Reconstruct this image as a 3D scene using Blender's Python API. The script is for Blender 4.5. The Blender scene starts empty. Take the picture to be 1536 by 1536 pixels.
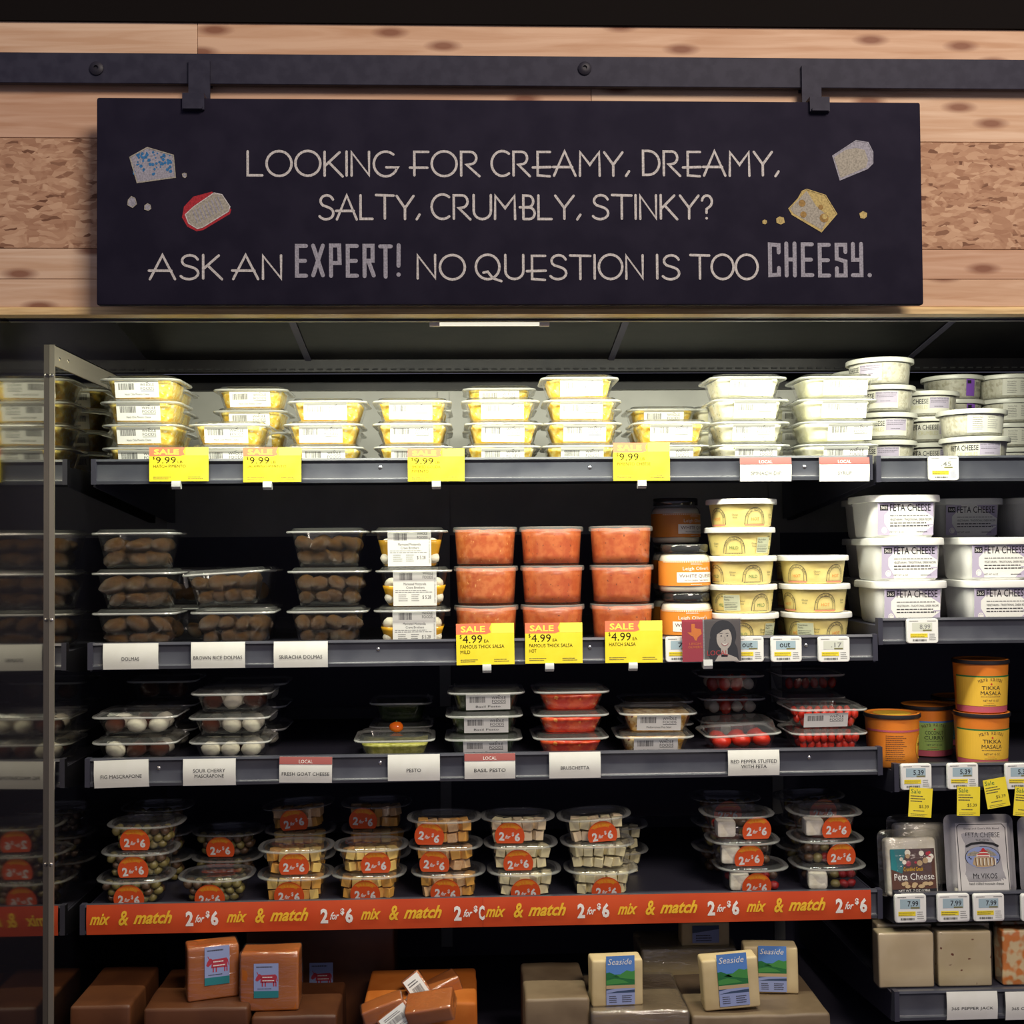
import bpy, bmesh, math, random
from math import sin, cos, pi, radians
from mathutils import Vector, Matrix, Euler, noise

# ------------------------------------------------------------------ camera, world, lights, exposure
sc = bpy.context.scene
col = sc.collection
EYE = Vector((0.0, -1.917, 1.5))
FPX = 1841.0
YAW, PITCH, ROLL = -0.03950252, 0.02661146, -0.0081992
cy, sy, cp, sp, cr, sr = cos(YAW), sin(YAW), cos(PITCH), sin(PITCH), cos(ROLL), sin(ROLL)
FWD = Vector((-sy * cp, cy * cp, sp))
RT0 = Vector((cy, sy, 0.0))
UP0 = RT0.cross(FWD)
RT = RT0 * cr + UP0 * sr
UP = RT0 * -sr + UP0 * cr
cam_d = bpy.data.cameras.new('camera')
cam = bpy.data.objects.new('camera', cam_d)
col.objects.link(cam)
cam.matrix_world = Matrix(((RT.x, UP.x, -FWD.x, EYE.x), (RT.y, UP.y, -FWD.y, EYE.y), (RT.z, UP.z, -FWD.z, EYE.z), (0, 0, 0, 1)))
cam_d.sensor_fit = 'HORIZONTAL'
cam_d.sensor_width = 36.0
cam_d.lens = 36.0 * FPX / 1536.0
cam_d.clip_start = 0.05
sc.camera = cam

sc.view_settings.view_transform = 'Standard'
sc.view_settings.look = 'None'
sc.view_settings.gamma = 1.0
sc.view_settings.exposure = 0.0
sc.view_settings.use_curve_mapping = False
sc.cycles.transparent_max_bounces = 40
sc.cycles.max_bounces = 7
sc.cycles.diffuse_bounces = 3
sc.cycles.glossy_bounces = 3
sc.cycles.use_denoising = True
sc.cycles.caustics_reflective = False
sc.cycles.caustics_refractive = False
sc.cycles.sample_clamp_indirect = 4.0

world = bpy.data.worlds.new('store_ambience')
sc.world = world
world.use_nodes = True
world.node_tree.nodes['Background'].inputs[0].default_value = (0.58, 0.57, 0.80, 1)
world.node_tree.nodes['Background'].inputs[1].default_value = 0.29

def area(name, loc, aim, sx, sy_, power, color):
    l = bpy.data.lights.new(name, 'AREA')
    l.shape = 'RECTANGLE'; l.size = sx; l.size_y = sy_; l.energy = power; l.color = color
    o = bpy.data.objects.new(name, l)
    o.location = loc
    o.rotation_euler = (Vector(aim) - Vector(loc)).to_track_quat('-Z', 'Y').to_euler()
    col.objects.link(o)
    return o
# lamp strip tucked up behind the valance of the case
area('canopy_lamp_light', (0.20, -0.20, 1.5 + 0.345), (0.20, 0.13, 1.5 - 0.05), 1.35, 0.03, 12.0, (1.0, 0.985, 0.80))
# ceiling lamps of the store, above and behind the photographer
area('store_ceiling_light', (1.0, -2.4, 3.25), (0.45, -0.33, 1.95), 1.0, 0.7, 62.0, (1.0, 0.86, 0.74))
area('aisle_light', (0.35, -3.3, 3.0), (0.2, 0.0, 0.9), 2.2, 0.5, 3.5, (1.0, 0.84, 0.74))

random.seed(7)
Z0 = 1.5

def at(px, py, Y):
    """the point of the plane y = Y that the photograph shows at pixel (px, py)"""
    v = FWD + RT * ((px - 768) / FPX) - UP * ((py - 768) / FPX)
    return EYE + v * ((Y - EYE.y) / v.y)
def X(px, Y, py=800):
    return at(px, py, Y).x

# ------------------------------------------------------------------ materials
MATS = {}
def new_mat(name):
    m = bpy.data.materials.new(name); m.use_nodes = True
    MATS[name] = m
    return m, m.node_tree.nodes, m.node_tree.links
def flat(name, c, rough=0.55, metal=0.0, spec=0.5):
    m, n, l = new_mat(name)
    b = n['Principled BSDF']
    b.inputs['Base Color'].default_value = (*c, 1); b.inputs['Roughness'].default_value = rough
    b.inputs['Metallic'].default_value = metal; b.inputs['Specular IOR Level'].default_value = spec
    return m
def mottled(name, c1, c2, scale=60, rough=0.5, bump=0.3, lo=0.4, hi=0.6, stretch=(1, 1, 1), detail=3, c3=None, s3=200, t3=0.68, dist=0.002, spec=0.5):
    m, n, l = new_mat(name)
    b = n['Principled BSDF']
    tc = n.new('ShaderNodeTexCoord'); mp = n.new('ShaderNodeMapping'); mp.inputs['Scale'].default_value = stretch
    nz = n.new('ShaderNodeTexNoise'); nz.inputs['Scale'].default_value = scale; nz.inputs['Detail'].default_value = detail
    rp = n.new('ShaderNodeValToRGB')
    rp.color_ramp.elements[0].position = lo; rp.color_ramp.elements[1].position = hi
    rp.color_ramp.elements[0].color = (*c1, 1); rp.color_ramp.elements[1].color = (*c2, 1)
    l.new(tc.outputs['Object'], mp.inputs[0]); l.new(mp.outputs[0], nz.inputs['Vector']); l.new(nz.outputs['Fac'], rp.inputs[0])
    last = rp.outputs[0]
    if c3:
        n2 = n.new('ShaderNodeTexNoise'); n2.inputs['Scale'].default_value = s3; n2.inputs['Detail'].default_value = 1
        r2 = n.new('ShaderNodeValToRGB'); r2.color_ramp.elements[0].position = t3; r2.color_ramp.elements[1].position = t3 + 0.03
        mx = n.new('ShaderNodeMix'); mx.data_type = 'RGBA'
        l.new(mp.outputs[0], n2.inputs['Vector']); l.new(n2.outputs['Fac'], r2.inputs[0]); l.new(r2.outputs[0], mx.inputs[0])
        l.new(last, mx.inputs[6]); mx.inputs[7].default_value = (*c3, 1)
        last = mx.outputs[2]
    l.new(last, b.inputs['Base Color'])
    b.inputs['Roughness'].default_value = rough; b.inputs['Specular IOR Level'].default_value = spec
    if bump:
        bp = n.new('ShaderNodeBump'); bp.inputs['Strength'].default_value = bump; bp.inputs['Distance'].default_value = dist
        l.new(nz.outputs['Fac'], bp.inputs['Height']); l.new(bp.outputs[0], b.inputs['Normal'])
    return m
def clear(name, haze, tint=(0.97, 0.97, 0.96), rough=0.07, gain=1.0, hc=(0.9, 0.92, 0.88), crinkle=0.0):
    m, n, l = new_mat(name)
    n.remove(n['Principled BSDF'])
    out = n['Material Output']
    tr = n.new('ShaderNodeBsdfTransparent'); tr.inputs[0].default_value = (*tint, 1)
    df = n.new('ShaderNodeBsdfDiffuse'); df.inputs[0].default_value = (*hc, 1)
    gl = n.new('ShaderNodeBsdfGlossy'); gl.inputs['Roughness'].default_value = rough; gl.inputs[0].default_value = (1, 1, 1, 1)
    # reflectance rises towards grazing view, the same from both sides of the thin wall
    lw = n.new('ShaderNodeLayerWeight'); lw.inputs['Blend'].default_value = 0.5
    fr = n.new('ShaderNodeMath'); fr.operation = 'POWER'; fr.inputs[1].default_value = 4.0
    l.new(lw.outputs['Facing'], fr.inputs[0])
    mu = n.new('ShaderNodeMath'); mu.operation = 'MULTIPLY_ADD'; mu.inputs[1].default_value = 0.75; mu.inputs[2].default_value = 0.035 * gain; mu.use_clamp = True
    m1 = n.new('ShaderNodeMixShader'); m1.inputs[0].default_value = haze
    m2 = n.new('ShaderNodeMixShader')
    l.new(tr.outputs[0], m1.inputs[1]); l.new(df.outputs[0], m1.inputs[2])
    l.new(fr.outputs[0], mu.inputs[0]); l.new(mu.outputs[0], m2.inputs[0]); l.new(m1.outputs[0], m2.inputs[1]); l.new(gl.outputs[0], m2.inputs[2])
    l.new(m2.outputs[0], out.inputs[0])
    if crinkle:
        tc = n.new('ShaderNodeTexCoord'); mp = n.new('ShaderNodeMapping'); mp.inputs['Scale'].default_value = (18, 18, 70)
        nz = n.new('ShaderNodeTexNoise'); nz.inputs['Scale'].default_value = 1.0; nz.inputs['Detail'].default_value = 4; nz.inputs['Distortion'].default_value = 1.5
        bp = n.new('ShaderNodeBump'); bp.inputs['Strength'].default_value = crinkle; bp.inputs['Distance'].default_value = 0.01
        l.new(tc.outputs['Object'], mp.inputs[0]); l.new(mp.outputs[0], nz.inputs['Vector']); l.new(nz.outputs['Fac'], bp.inputs['Height']); l.new(bp.outputs[0], gl.inputs['Normal'])
    return m
def mirrorish(name, base, refl, rough):
    m, n, l = new_mat(name)
    n.remove(n['Principled BSDF'])
    df = n.new('ShaderNodeBsdfDiffuse'); df.inputs[0].default_value = (*base, 1)
    gl = n.new('ShaderNodeBsdfGlossy'); gl.inputs['Roughness'].default_value = rough; gl.inputs[0].default_value = (0.95, 0.92, 0.82, 1)
    mx = n.new('ShaderNodeMixShader'); mx.inputs[0].default_value = refl
    l.new(df.outputs[0], mx.inputs[1]); l.new(gl.outputs[0], mx.inputs[2]); l.new(mx.outputs[0], n['Material Output'].inputs[0])
    return m
def pine(name, base, seed):
    m, n, l = new_mat(name)
    b = n['Principled BSDF']; b.inputs['Roughness'].default_value = 0.6; b.inputs['Specular IOR Level'].default_value = 0.25
    tc = n.new('ShaderNodeTexCoord')
    mp = n.new('ShaderNodeMapping'); mp.inputs['Location'].default_value = (seed * 3.1, 0, seed * 1.7); mp.inputs['Scale'].default_value = (1.6, 1, 26)
    g = n.new('ShaderNodeTexNoise'); g.inputs['Scale'].default_value = 3.0; g.inputs['Detail'].default_value = 6; g.inputs['Distortion'].default_value = 0.7
    mp2 = n.new('ShaderNodeMapping'); mp2.inputs['Location'].default_value = (seed * 1.3, 0, seed * 0.7); mp2.inputs['Scale'].default_value = (5, 1, 15); mp2.inputs['Rotation'].default_value = (pi / 2, 0, 0)
    v = n.new('ShaderNodeTexVoronoi'); v.voronoi_dimensions = '2D'; v.inputs['Scale'].default_value = 1.25; v.inputs['Randomness'].default_value = 1
    r = n.new('ShaderNodeValToRGB'); r.color_ramp.elements[0].position = 0.36; r.color_ramp.elements[1].position = 0.62
    r.color_ramp.elements[0].color = (base[0] * 0.80, base[1] * 0.70, base[2] * 0.62, 1); r.color_ramp.elements[1].color = (*base, 1)
    k = n.new('ShaderNodeValToRGB'); k.color_ramp.elements[0].position = 0.06; k.color_ramp.elements[1].position = 0.17
    k.color_ramp.elements[0].color = (0.85, 0.85, 0.85, 1); k.color_ramp.elements[1].color = (0, 0, 0, 1)
    mx = n.new('ShaderNodeMix'); mx.data_type = 'RGBA'; mx.inputs[7].default_value = (0.19, 0.062, 0.03, 1)
    l.new(tc.outputs['Object'], mp.inputs[0]); l.new(tc.outputs['Object'], mp2.inputs[0]); l.new(mp.outputs[0], g.inputs['Vector']); l.new(mp2.outputs[0], v.inputs['Vector'])
    l.new(g.outputs['Fac'], r.inputs[0]); l.new(v.outputs['Distance'], k.inputs[0]); l.new(k.outputs[0], mx.inputs[0]); l.new(r.outputs[0], mx.inputs[6]); l.new(mx.outputs[2], b.inputs['Base Color'])
    return m
def osb():
    m, n, l = new_mat('chipboard')
    b = n['Principled BSDF']; b.inputs['Roughness'].default_value = 0.7; b.inputs['Specular IOR Level'].default_value = 0.2
    tc = n.new('ShaderNodeTexCoord')
    cols = []
    wob = n.new('ShaderNodeTexNoise'); wob.inputs['Scale'].default_value = 40; l.new(tc.outputs['Object'], wob.inputs['Vector'])
    for i, (ang, s) in enumerate(((0.45, 1.0), (-0.7, 1.2))):
        ad = n.new('ShaderNodeVectorMath'); ad.operation = 'MULTIPLY_ADD'; ad.inputs[1].default_value = (0.012, 0.012, 0.012)
        l.new(wob.outputs['Color'], ad.inputs[0]); l.new(tc.outputs['Object'], ad.inputs[2])
        mp = n.new('ShaderNodeMapping'); mp.inputs['Rotation'].default_value = (0, ang, 0); mp.inputs['Scale'].default_value = (60 * s, 60, 190 * s)
        nz = n.new('ShaderNodeTexVoronoi'); nz.inputs['Scale'].default_value = 1.0
        bw = n.new('ShaderNodeSeparateColor')
        l.new(ad.outputs[0], mp.inputs[0]); l.new(mp.outputs[0], nz.inputs['Vector']); l.new(nz.outputs['Color'], bw.inputs[0])
        cols.append(bw)
    sel = n.new('ShaderNodeTexNoise'); sel.inputs['Scale'].default_value = 28; sel.inputs['Distortion'].default_value = 1
    l.new(tc.outputs['Object'], sel.inputs['Vector'])
    sr_ = n.new('ShaderNodeValToRGB'); sr_.color_ramp.elements[0].position = 0.46; sr_.color_ramp.elements[1].position = 0.54; l.new(sel.outputs['Fac'], sr_.inputs[0])
    mx = n.new('ShaderNodeMix'); l.new(sr_.outputs[0], mx.inputs[0]); l.new(cols[0].outputs[0], mx.inputs[2]); l.new(cols[1].outputs[0], mx.inputs[3])
    r = n.new('ShaderNodeValToRGB'); e = r.color_ramp.elements
    e[0].position = 0.0; e[0].color = (0.13, 0.055, 0.03, 1); e[1].position = 1.0; e[1].color = (0.58, 0.37, 0.23, 1)
    q = e.new(0.10); q.color = (0.36, 0.19, 0.11, 1); q = e.new(0.55); q.color = (0.47, 0.275, 0.165, 1)
    l.new(mx.outputs[0], r.inputs[0]); l.new(r.outputs[0], b.inputs['Base Color'])
    bp = n.new('ShaderNodeBump'); bp.inputs['Strength'].default_value = 0.3; bp.inputs['Distance'].default_value = 0.001
    l.new(mx.outputs[0], bp.inputs['Height']); l.new(bp.outputs[0], b.inputs['Normal'])
    return m
def chalk(name, c):
    m, n, l = new_mat(name)
    b = n['Principled BSDF']; b.inputs['Roughness'].default_value = 0.9
    tc = n.new('ShaderNodeTexCoord'); nz = n.new('ShaderNodeTexNoise'); nz.inputs['Scale'].default_value = 420; nz.inputs['Detail'].default_value = 2
    r = n.new('ShaderNodeValToRGB'); r.color_ramp.elements[0].position = 0.3; r.color_ramp.elements[1].position = 0.62
    r.color_ramp.elements[0].color = (c[0] * 0.6, c[1] * 0.6, c[2] * 0.6, 1); r.color_ramp.elements[1].color = (*c, 1)
    l.new(tc.outputs['Object'], nz.inputs['Vector']); l.new(nz.outputs['Fac'], r.inputs[0]); l.new(r.outputs[0], b.inputs['Base Color'])
    return m
def glow(name, c, s):
    m, n, l = new_mat(name)
    b = n['Principled BSDF']; b.inputs['Base Color'].default_value = (*c, 1)
    b.inputs['Emission Color'].default_value = (*c, 1); b.inputs['Emission Strength'].default_value = s
    return m

PINES = [pine('pine_%s' % w, c, i + 1) for i, (w, c) in enumerate((('honey', (0.64, 0.42, 0.27)), ('pale', (0.70, 0.49, 0.33)), ('rosy', (0.60, 0.38, 0.25)), ('cream', (0.72, 0.52, 0.36))))]
OSB = osb()
TRIM = mottled('trim_wood', (0.60, 0.40, 0.17), (0.78, 0.56, 0.26), scale=12, stretch=(1, 1, 20), bump=0, rough=0.45)
SLATE = mottled('chalkboard', (0.012, 0.010, 0.021), (0.016, 0.0135, 0.026), scale=20, rough=0.8, bump=0, spec=0.12)
IRON = mottled('painted_iron', (0.022, 0.021, 0.036), (0.030, 0.029, 0.046), scale=60, rough=0.6, bump=0.05, spec=0.2)
IRONDARK = flat('dark_iron', (0.018, 0.016, 0.024), 0.5, 0, 0.3)
CEILM = flat('dark_ceiling', (0.006, 0.0045, 0.004), 0.9, 0, 0.1)
RAILM = mottled('rail_enamel', (0.055, 0.058, 0.074), (0.075, 0.079, 0.096), scale=25, stretch=(0.6, 1, 1), rough=0.28, bump=0, spec=0.6)
SHELFM = flat('shelf_enamel', (0.036, 0.036, 0.054), 0.45, 0, 0.4)
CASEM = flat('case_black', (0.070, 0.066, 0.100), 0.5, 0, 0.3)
CANOPYM = mottled('canopy_metal', (0.004, 0.004, 0.006), (0.010, 0.009, 0.010), scale=7, rough=0.30, bump=0.12, spec=0.16, dist=0.01)
BACKM = mottled('back_panel_grey', (0.34, 0.34, 0.31), (0.40, 0.40, 0.365), scale=9, rough=0.42, bump=0)
STEEL = flat('brushed_steel', (0.55, 0.50, 0.42), 0.38, 0.85)
SCREWM = flat('screw_steel', (0.75, 0.73, 0.68), 0.25, 1.0)
MIRROR = mirrorish('mirror_panel', (0.006, 0.006, 0.009), 0.78, 0.03)
DARKGLASS = mirrorish('dark_glass', (0.010, 0.009, 0.013), 0.28, 0.06)
PLASTIC = clear('clear_plastic', 0.006, gain=1.2)
LIDP = clear('clear_lid', 0.035, gain=1.5)
EDGE = clear('plastic_edge', 0.36, tint=(0.9, 0.9, 0.88), rough=0.15, gain=1.8)
BLUECLEAR = clear('cup_plastic', 0.006, tint=(0.95, 0.95, 0.97), gain=1.3)
BLUELID = clear('cup_lid', 0.03, tint=(0.93, 0.93, 0.96), gain=1.8)
BLUEEDGE = clear('cup_edge', 0.16, tint=(0.9, 0.9, 0.9), rough=0.12, gain=2.0)
FILM = clear('cling_film', 0.015, rough=0.12, gain=3.0, crinkle=0.45)
SMOOTHFILM = clear('smooth_film', 0.015, rough=0.12, gain=1.5)
GLASSM = clear('jar_glass', 0.03, gain=1.2)
FROST = clear('frosted_plastic', 0.25, tint=(0.9, 0.9, 0.87), rough=0.3, hc=(.6, .6, .55))
PAPER = flat('label_paper', (0.80, 0.80, 0.76), 0.55)
TAGP = mottled('tag_paper', (0.74, 0.74, 0.68), (0.78, 0.78, 0.73), scale=30, rough=0.45, bump=0)
INK = flat('black_ink', (0.012, 0.012, 0.016), 0.6)
GREYINK = flat('grey_ink', (0.040, 0.037, 0.045), 0.6)
PALEINK = flat('pale_grey_ink', (0.22, 0.22, 0.22), 0.6)
YELLOW = mottled('sale_yellow', (0.86, 0.68, 0.03), (0.90, 0.74, 0.05), scale=20, rough=0.4, bump=0)
SALERED = flat('sale_pink', (0.80, 0.20, 0.10), 0.5)
LIMEY = flat('sale_pale_yellow', (0.93, 0.86, 0.10), 0.5)
MAUVE = flat('local_mauve', (0.34, 0.09, 0.08), 0.5)
ORANGE = mottled('strip_orange', (0.56, 0.062, 0.016), (0.62, 0.085, 0.022), scale=8, rough=0.28, bump=0)
GOLDINK = flat('gold_ink', (0.85, 0.50, 0.03), 0.5)
WHITEINK = flat('white_ink', (0.85, 0.83, 0.78), 0.5)
STICK = flat('sticker_orange', (0.78, 0.10, 0.02), 0.42)
STICKTOP = flat('sticker_amber', (0.85, 0.25, 0.02), 0.42)
CLIPM = flat('clip_grey', (0.45, 0.46, 0.46), 0.3)
WHITEPL = flat('white_plastic', (0.80, 0.80, 0.77), 0.35)
QUESOPL = mottled('queso_tub_yellow', (0.74, 0.60, 0.20), (0.80, 0.67, 0.26), scale=18, rough=0.4, bump=0)
LCD = flat('lcd_grey', (0.36, 0.48, 0.54), 0.2)
LAV = flat('lavender', (0.46, 0.41, 0.55), 0.5)
PURPLE = flat('purple', (0.22, 0.08, 0.45), 0.5)
ORLABEL = flat('jar_orange', (0.72, 0.25, 0.03), 0.45)
CREAM = mottled('white_queso', (0.78, 0.74, 0.60), (0.84, 0.80, 0.67), scale=40, rough=0.35, bump=0.1)
CURRYO = mottled('tub_print_orange', (0.72, 0.20, 0.02), (0.78, 0.27, 0.03), scale=9, rough=0.4, bump=0)
CURRYY = flat('tub_print_yellow', (0.82, 0.50, 0.05), 0.45)
CURRYG = flat('tub_print_green', (0.32, 0.48, 0.12), 0.45)
TEAL = flat('teal', (0.02, 0.20, 0.22), 0.5)
PINKP = flat('tub_print_pink', (0.50, 0.10, 0.14), 0.5)
BLACKPL = flat('black_plastic', (0.02, 0.018, 0.02), 0.35)
SKYB = flat('print_sky_blue', (0.10, 0.25, 0.62), 0.5)
HILLG = flat('print_green', (0.02, 0.16, 0.045), 0.5)
HILLG2 = flat('print_light_green', (0.06, 0.27, 0.06), 0.5)
SAND = flat('print_sand', (0.50, 0.36, 0.20), 0.5)
SEA = flat('print_sea', (0.04, 0.07, 0.14), 0.5)
RED = flat('print_red', (0.55, 0.03, 0.03), 0.5)
BLUEP = flat('print_pale_blue', (0.28, 0.34, 0.58), 0.5)
BROWNP = flat('print_brown', (0.10, 0.04, 0.025), 0.5)
TAGINK = flat('tag_ink', (0.018, 0.012, 0.008), 0.7, 0, 0.1)
LABINK = flat('thermal_ink', (0.014, 0.014, 0.016), 0.8, 0, 0.1)
SKIN = flat('print_skin_grey', (0.52, 0.47, 0.44), 0.5)
PHOTOBG = flat('print_photo_grey', (0.10, 0.085, 0.085), 0.5)
CRIMSON = flat('print_crimson', (0.42, 0.035, 0.06), 0.5)
ORIENT = flat('print_texas_orange', (0.80, 0.22, 0.03), 0.5)
CHALKW = chalk('chalk_white', (0.60, 0.57, 0.53))
CHALKG = chalk('chalk_grey', (0.34, 0.33, 0.37))
CHALKB = chalk('chalk_blue', (0.03, 0.17, 0.38))
CHALKR = chalk('chalk_red', (0.42, 0.02, 0.03))
CHALKY = chalk('chalk_yellow', (0.52, 0.40, 0.15))
CHALKO = chalk('chalk_ochre', (0.33, 0.20, 0.06))
CHALKC = chalk('chalk_cream', (0.38, 0.35, 0.28))
TUBE = glow('lamp_tube', (1.0, 0.96, 0.78), 0.8)

PIM = mottled('pimento_cheese', (0.80, 0.50, 0.05), (0.93, 0.76, 0.22), scale=95, lo=0.42, hi=0.58, bump=0.9, c3=(0.90, 0.80, 0.50), s3=150, t3=0.60)
HERB = mottled('herbed_white_cheese', (0.78, 0.76, 0.56), (0.88, 0.87, 0.74), scale=60, bump=0.7, c3=(0.10, 0.16, 0.04), s3=150, t3=0.66)
WHITECH = mottled('soft_white_cheese', (0.82, 0.80, 0.55), (0.90, 0.89, 0.72), scale=60, bump=0.7)
FETAC = mottled('feta_crumbles', (0.45, 0.41, 0.28), (0.72, 0.68, 0.56), scale=130, lo=0.38, hi=0.52, bump=1.0)
SALSA = mottled('red_salsa', (0.50, 0.10, 0.025), (0.60, 0.17, 0.05), scale=90, bump=0.3, c3=(0.72, 0.34, 0.12), s3=170, t3=0.70, rough=0.35)
SALSAD = mottled('salsa_flecks', (0.48, 0.09, 0.025), (0.58, 0.15, 0.045), scale=70, bump=0.3, c3=(0.13, 0.04, 0.02), s3=230, t3=0.70, rough=0.35)
BRUS = mottled('bruschetta_tomato', (0.62, 0.03, 0.010), (0.80, 0.10, 0.02), scale=80, bump=1.0, rough=0.25, c3=(0.85, 0.30, 0.06), s3=120, t3=0.68)
PESTOM = mottled('dark_pesto', (0.008, 0.020, 0.005), (0.024, 0.045, 0.010), scale=80, bump=0.8, rough=0.3)
PESTOL = mottled('light_pesto', (0.30, 0.30, 0.04), (0.48, 0.46, 0.12), scale=100, bump=0.9, rough=0.4)
SALAD = mottled('bean_feta_salad', (0.55, 0.28, 0.03), (0.80, 0.62, 0.32), scale=70, lo=0.45, hi=0.55, bump=1.0, c3=(0.20, 0.05, 0.03), s3=100, t3=0.64, rough=0.35)
DOLMA = mottled('vine_leaf', (0.022, 0.009, 0.002), (0.075, 0.030, 0.006), scale=45, stretch=(1, 3, 3), bump=0.8, rough=0.14, c3=(0.34, 0.17, 0.03), s3=60, t3=0.60, spec=0.9)  # golden flecks paint the glossy highlights into the leaf colour
OIL = flat('golden_oil', (0.62, 0.33, 0.02), 0.15)
BALLW = mottled('fresh_cheese_ball', (0.76, 0.71, 0.55), (0.86, 0.82, 0.68), scale=60, bump=0.7, rough=0.5)
FIGM = mottled('dark_fig', (0.055, 0.012, 0.006), (0.15, 0.04, 0.018), scale=50, bump=1.0, rough=0.22)
OLIVE = mottled('green_olive', (0.13, 0.11, 0.03), (0.26, 0.21, 0.07), scale=40, bump=0.2, rough=0.25)
OLIVED = mottled('dark_olive', (0.06, 0.035, 0.02), (0.14, 0.08, 0.04), scale=40, bump=0.2, rough=0.2)
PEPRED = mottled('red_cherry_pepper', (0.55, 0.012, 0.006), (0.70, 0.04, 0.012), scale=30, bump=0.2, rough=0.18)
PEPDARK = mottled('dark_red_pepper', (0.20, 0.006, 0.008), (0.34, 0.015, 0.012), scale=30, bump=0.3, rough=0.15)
CUBEO = mottled('orange_cheese_cube', (0.72, 0.34, 0.05), (0.84, 0.46, 0.10), scale=50, bump=0.15)
CUBEY = mottled('yellow_cheese_cube', (0.82, 0.54, 0.12), (0.90, 0.68, 0.22), scale=50, bump=0.15)
CUBEC = mottled('colby_cheese_cube', (0.70, 0.33, 0.10), (0.85, 0.66, 0.36), scale=45, bump=0.15)
CUBEW = mottled('pepper_jack_cube', (0.78, 0.69, 0.36), (0.86, 0.79, 0.48), scale=60, bump=0.15, c3=(0.35, 0.13, 0.04), s3=120, t3=0.70)
CUBEP = mottled('pink_white_cube', (0.78, 0.61, 0.36), (0.85, 0.72, 0.46), scale=60, bump=0.15, c3=(0.45, 0.10, 0.05), s3=110, t3=0.67)
BLOCKO = mottled('orange_cheddar', (0.40, 0.105, 0.014), (0.46, 0.135, 0.022), scale=16, bump=0.25, rough=0.6, spec=0.2)
BLOCKC = mottled('cream_cheddar', (0.56, 0.44, 0.22), (0.64, 0.52, 0.29), scale=14, bump=0.35, rough=0.55)
BLOCKJ = mottled('pale_jack', (0.62, 0.50, 0.30), (0.67, 0.55, 0.35), scale=20, bump=0.15, rough=0.45)
BLOCKP = mottled('speckled_jack', (0.58, 0.47, 0.27), (0.64, 0.53, 0.33), scale=18, bump=0.15, rough=0.45, c3=(0.16, 0.04, 0.015), s3=75, t3=0.69)
BLOCKM = mottled('marbled_colby', (0.70, 0.22, 0.04), (0.76, 0.60, 0.34), scale=62, lo=0.44, hi=0.56, detail=1, bump=0.1, rough=0.4)
DARKO = mottled('dark_cheddar_wrap', (0.070, 0.021, 0.006), (0.10, 0.032, 0.009), scale=14, bump=0.25, rough=0.5)  # much darker version of the orange cheddar colour
DARKC = mottled('dark_cream_wrap', (0.150, 0.105, 0.060), (0.20, 0.145, 0.085), scale=14, bump=0.35, rough=0.5)  # much darker version of the cream cheddar colour
CARD = mottled('brown_paper', (0.24, 0.125, 0.06), (0.32, 0.18, 0.09), scale=20, bump=0.2, rough=0.7)
TOMATO = flat('cherry_tomato_orange', (0.75, 0.14, 0.01), 0.15)

# ------------------------------------------------------------------ mesh helpers
class MB:
    def __init__(s): s.v = []; s.f = []; s.m = []
    def face(s, idx, m=0): s.f.append(tuple(idx)); s.m.append(m)
    def box(s, x0, y0, z0, x1, y1, z1, m=0):
        b = len(s.v)
        s.v += [(x0, y0, z0), (x1, y0, z0), (x1, y1, z0), (x0, y1, z0), (x0, y0, z1), (x1, y0, z1), (x1, y1, z1), (x0, y1, z1)]
        for q in ((0, 3, 2, 1), (4, 5, 6, 7), (0, 1, 5, 4), (1, 2, 6, 5), (2, 3, 7, 6), (3, 0, 4, 7)): s.face([b + i for i in q], m)
    def loft(s, rings, m=0, cap0=True, cap1=True, mats=None):
        b = len(s.v); n = len(rings[0])
        for r in rings: s.v += [tuple(p) for p in r]
        for k in range(len(rings) - 1):
            mm = mats[k] if mats else m
            for i in range(n):
                j = (i + 1) % n
                s.face((b + k * n + i, b + k * n + j, b + (k + 1) * n + j, b + (k + 1) * n + i), mm)
        if cap0: s.face([b + i for i in reversed(range(n))], mats[0] if mats else m)
        if cap1: s.face([b + (len(rings) - 1) * n + i for i in range(n)], mats[-1] if mats else m)
    def profile(s, pts, x0, x1, m=0):
        """pts (y, z) swept along x"""
        s.loft([[(x0, y, z) for y, z in pts], [(x1, y, z) for y, z in pts]], m)
    def disc(s, cx, cz, r, y, m=0, n=20, rz=None):
        b = len(s.v)
        for i in range(n): s.v.append((cx + r * cos(2 * pi * i / n), y, cz + (rz or r) * sin(2 * pi * i / n)))
        s.face([b + i for i in range(n)], m)
    def mesh(s, name, mats, smooth=False):
        me = bpy.data.meshes.new(name)
        me.from_pydata(s.v, [], s.f)
        for mt in mats: me.materials.append(mt)
        if len(mats) > 1: me.polygons.foreach_set('material_index', s.m)
        if smooth: me.polygons.foreach_set('use_smooth', [True] * len(me.polygons))
        me.update()
        return me
def smooth_angle(me, deg=35):
    me.polygons.foreach_set('use_smooth', [True] * len(me.polygons))
    bm = bmesh.new(); bm.from_mesh(me)
    for e in bm.edges:
        if len(e.link_faces) == 2 and e.calc_face_angle(0) > radians(deg): e.smooth = False
    bm.to_mesh(me); bm.free()
    return me
def rr(w, d, r, z, seg=4, cx=0.0, cy_=0.0):
    r = min(r, w / 2 - 1e-4, d / 2 - 1e-4)
    out = []
    for k, (sx, sy2) in enumerate(((1, 1), (-1, 1), (-1, -1), (1, -1))):
        for i in range(seg + 1):
            a = k * pi / 2 + (pi / 2) * i / seg
            out.append((cx + sx * (w / 2 - r) + r * cos(a), cy_ + sy2 * (d / 2 - r) + r * sin(a), z))
    return out
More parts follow.
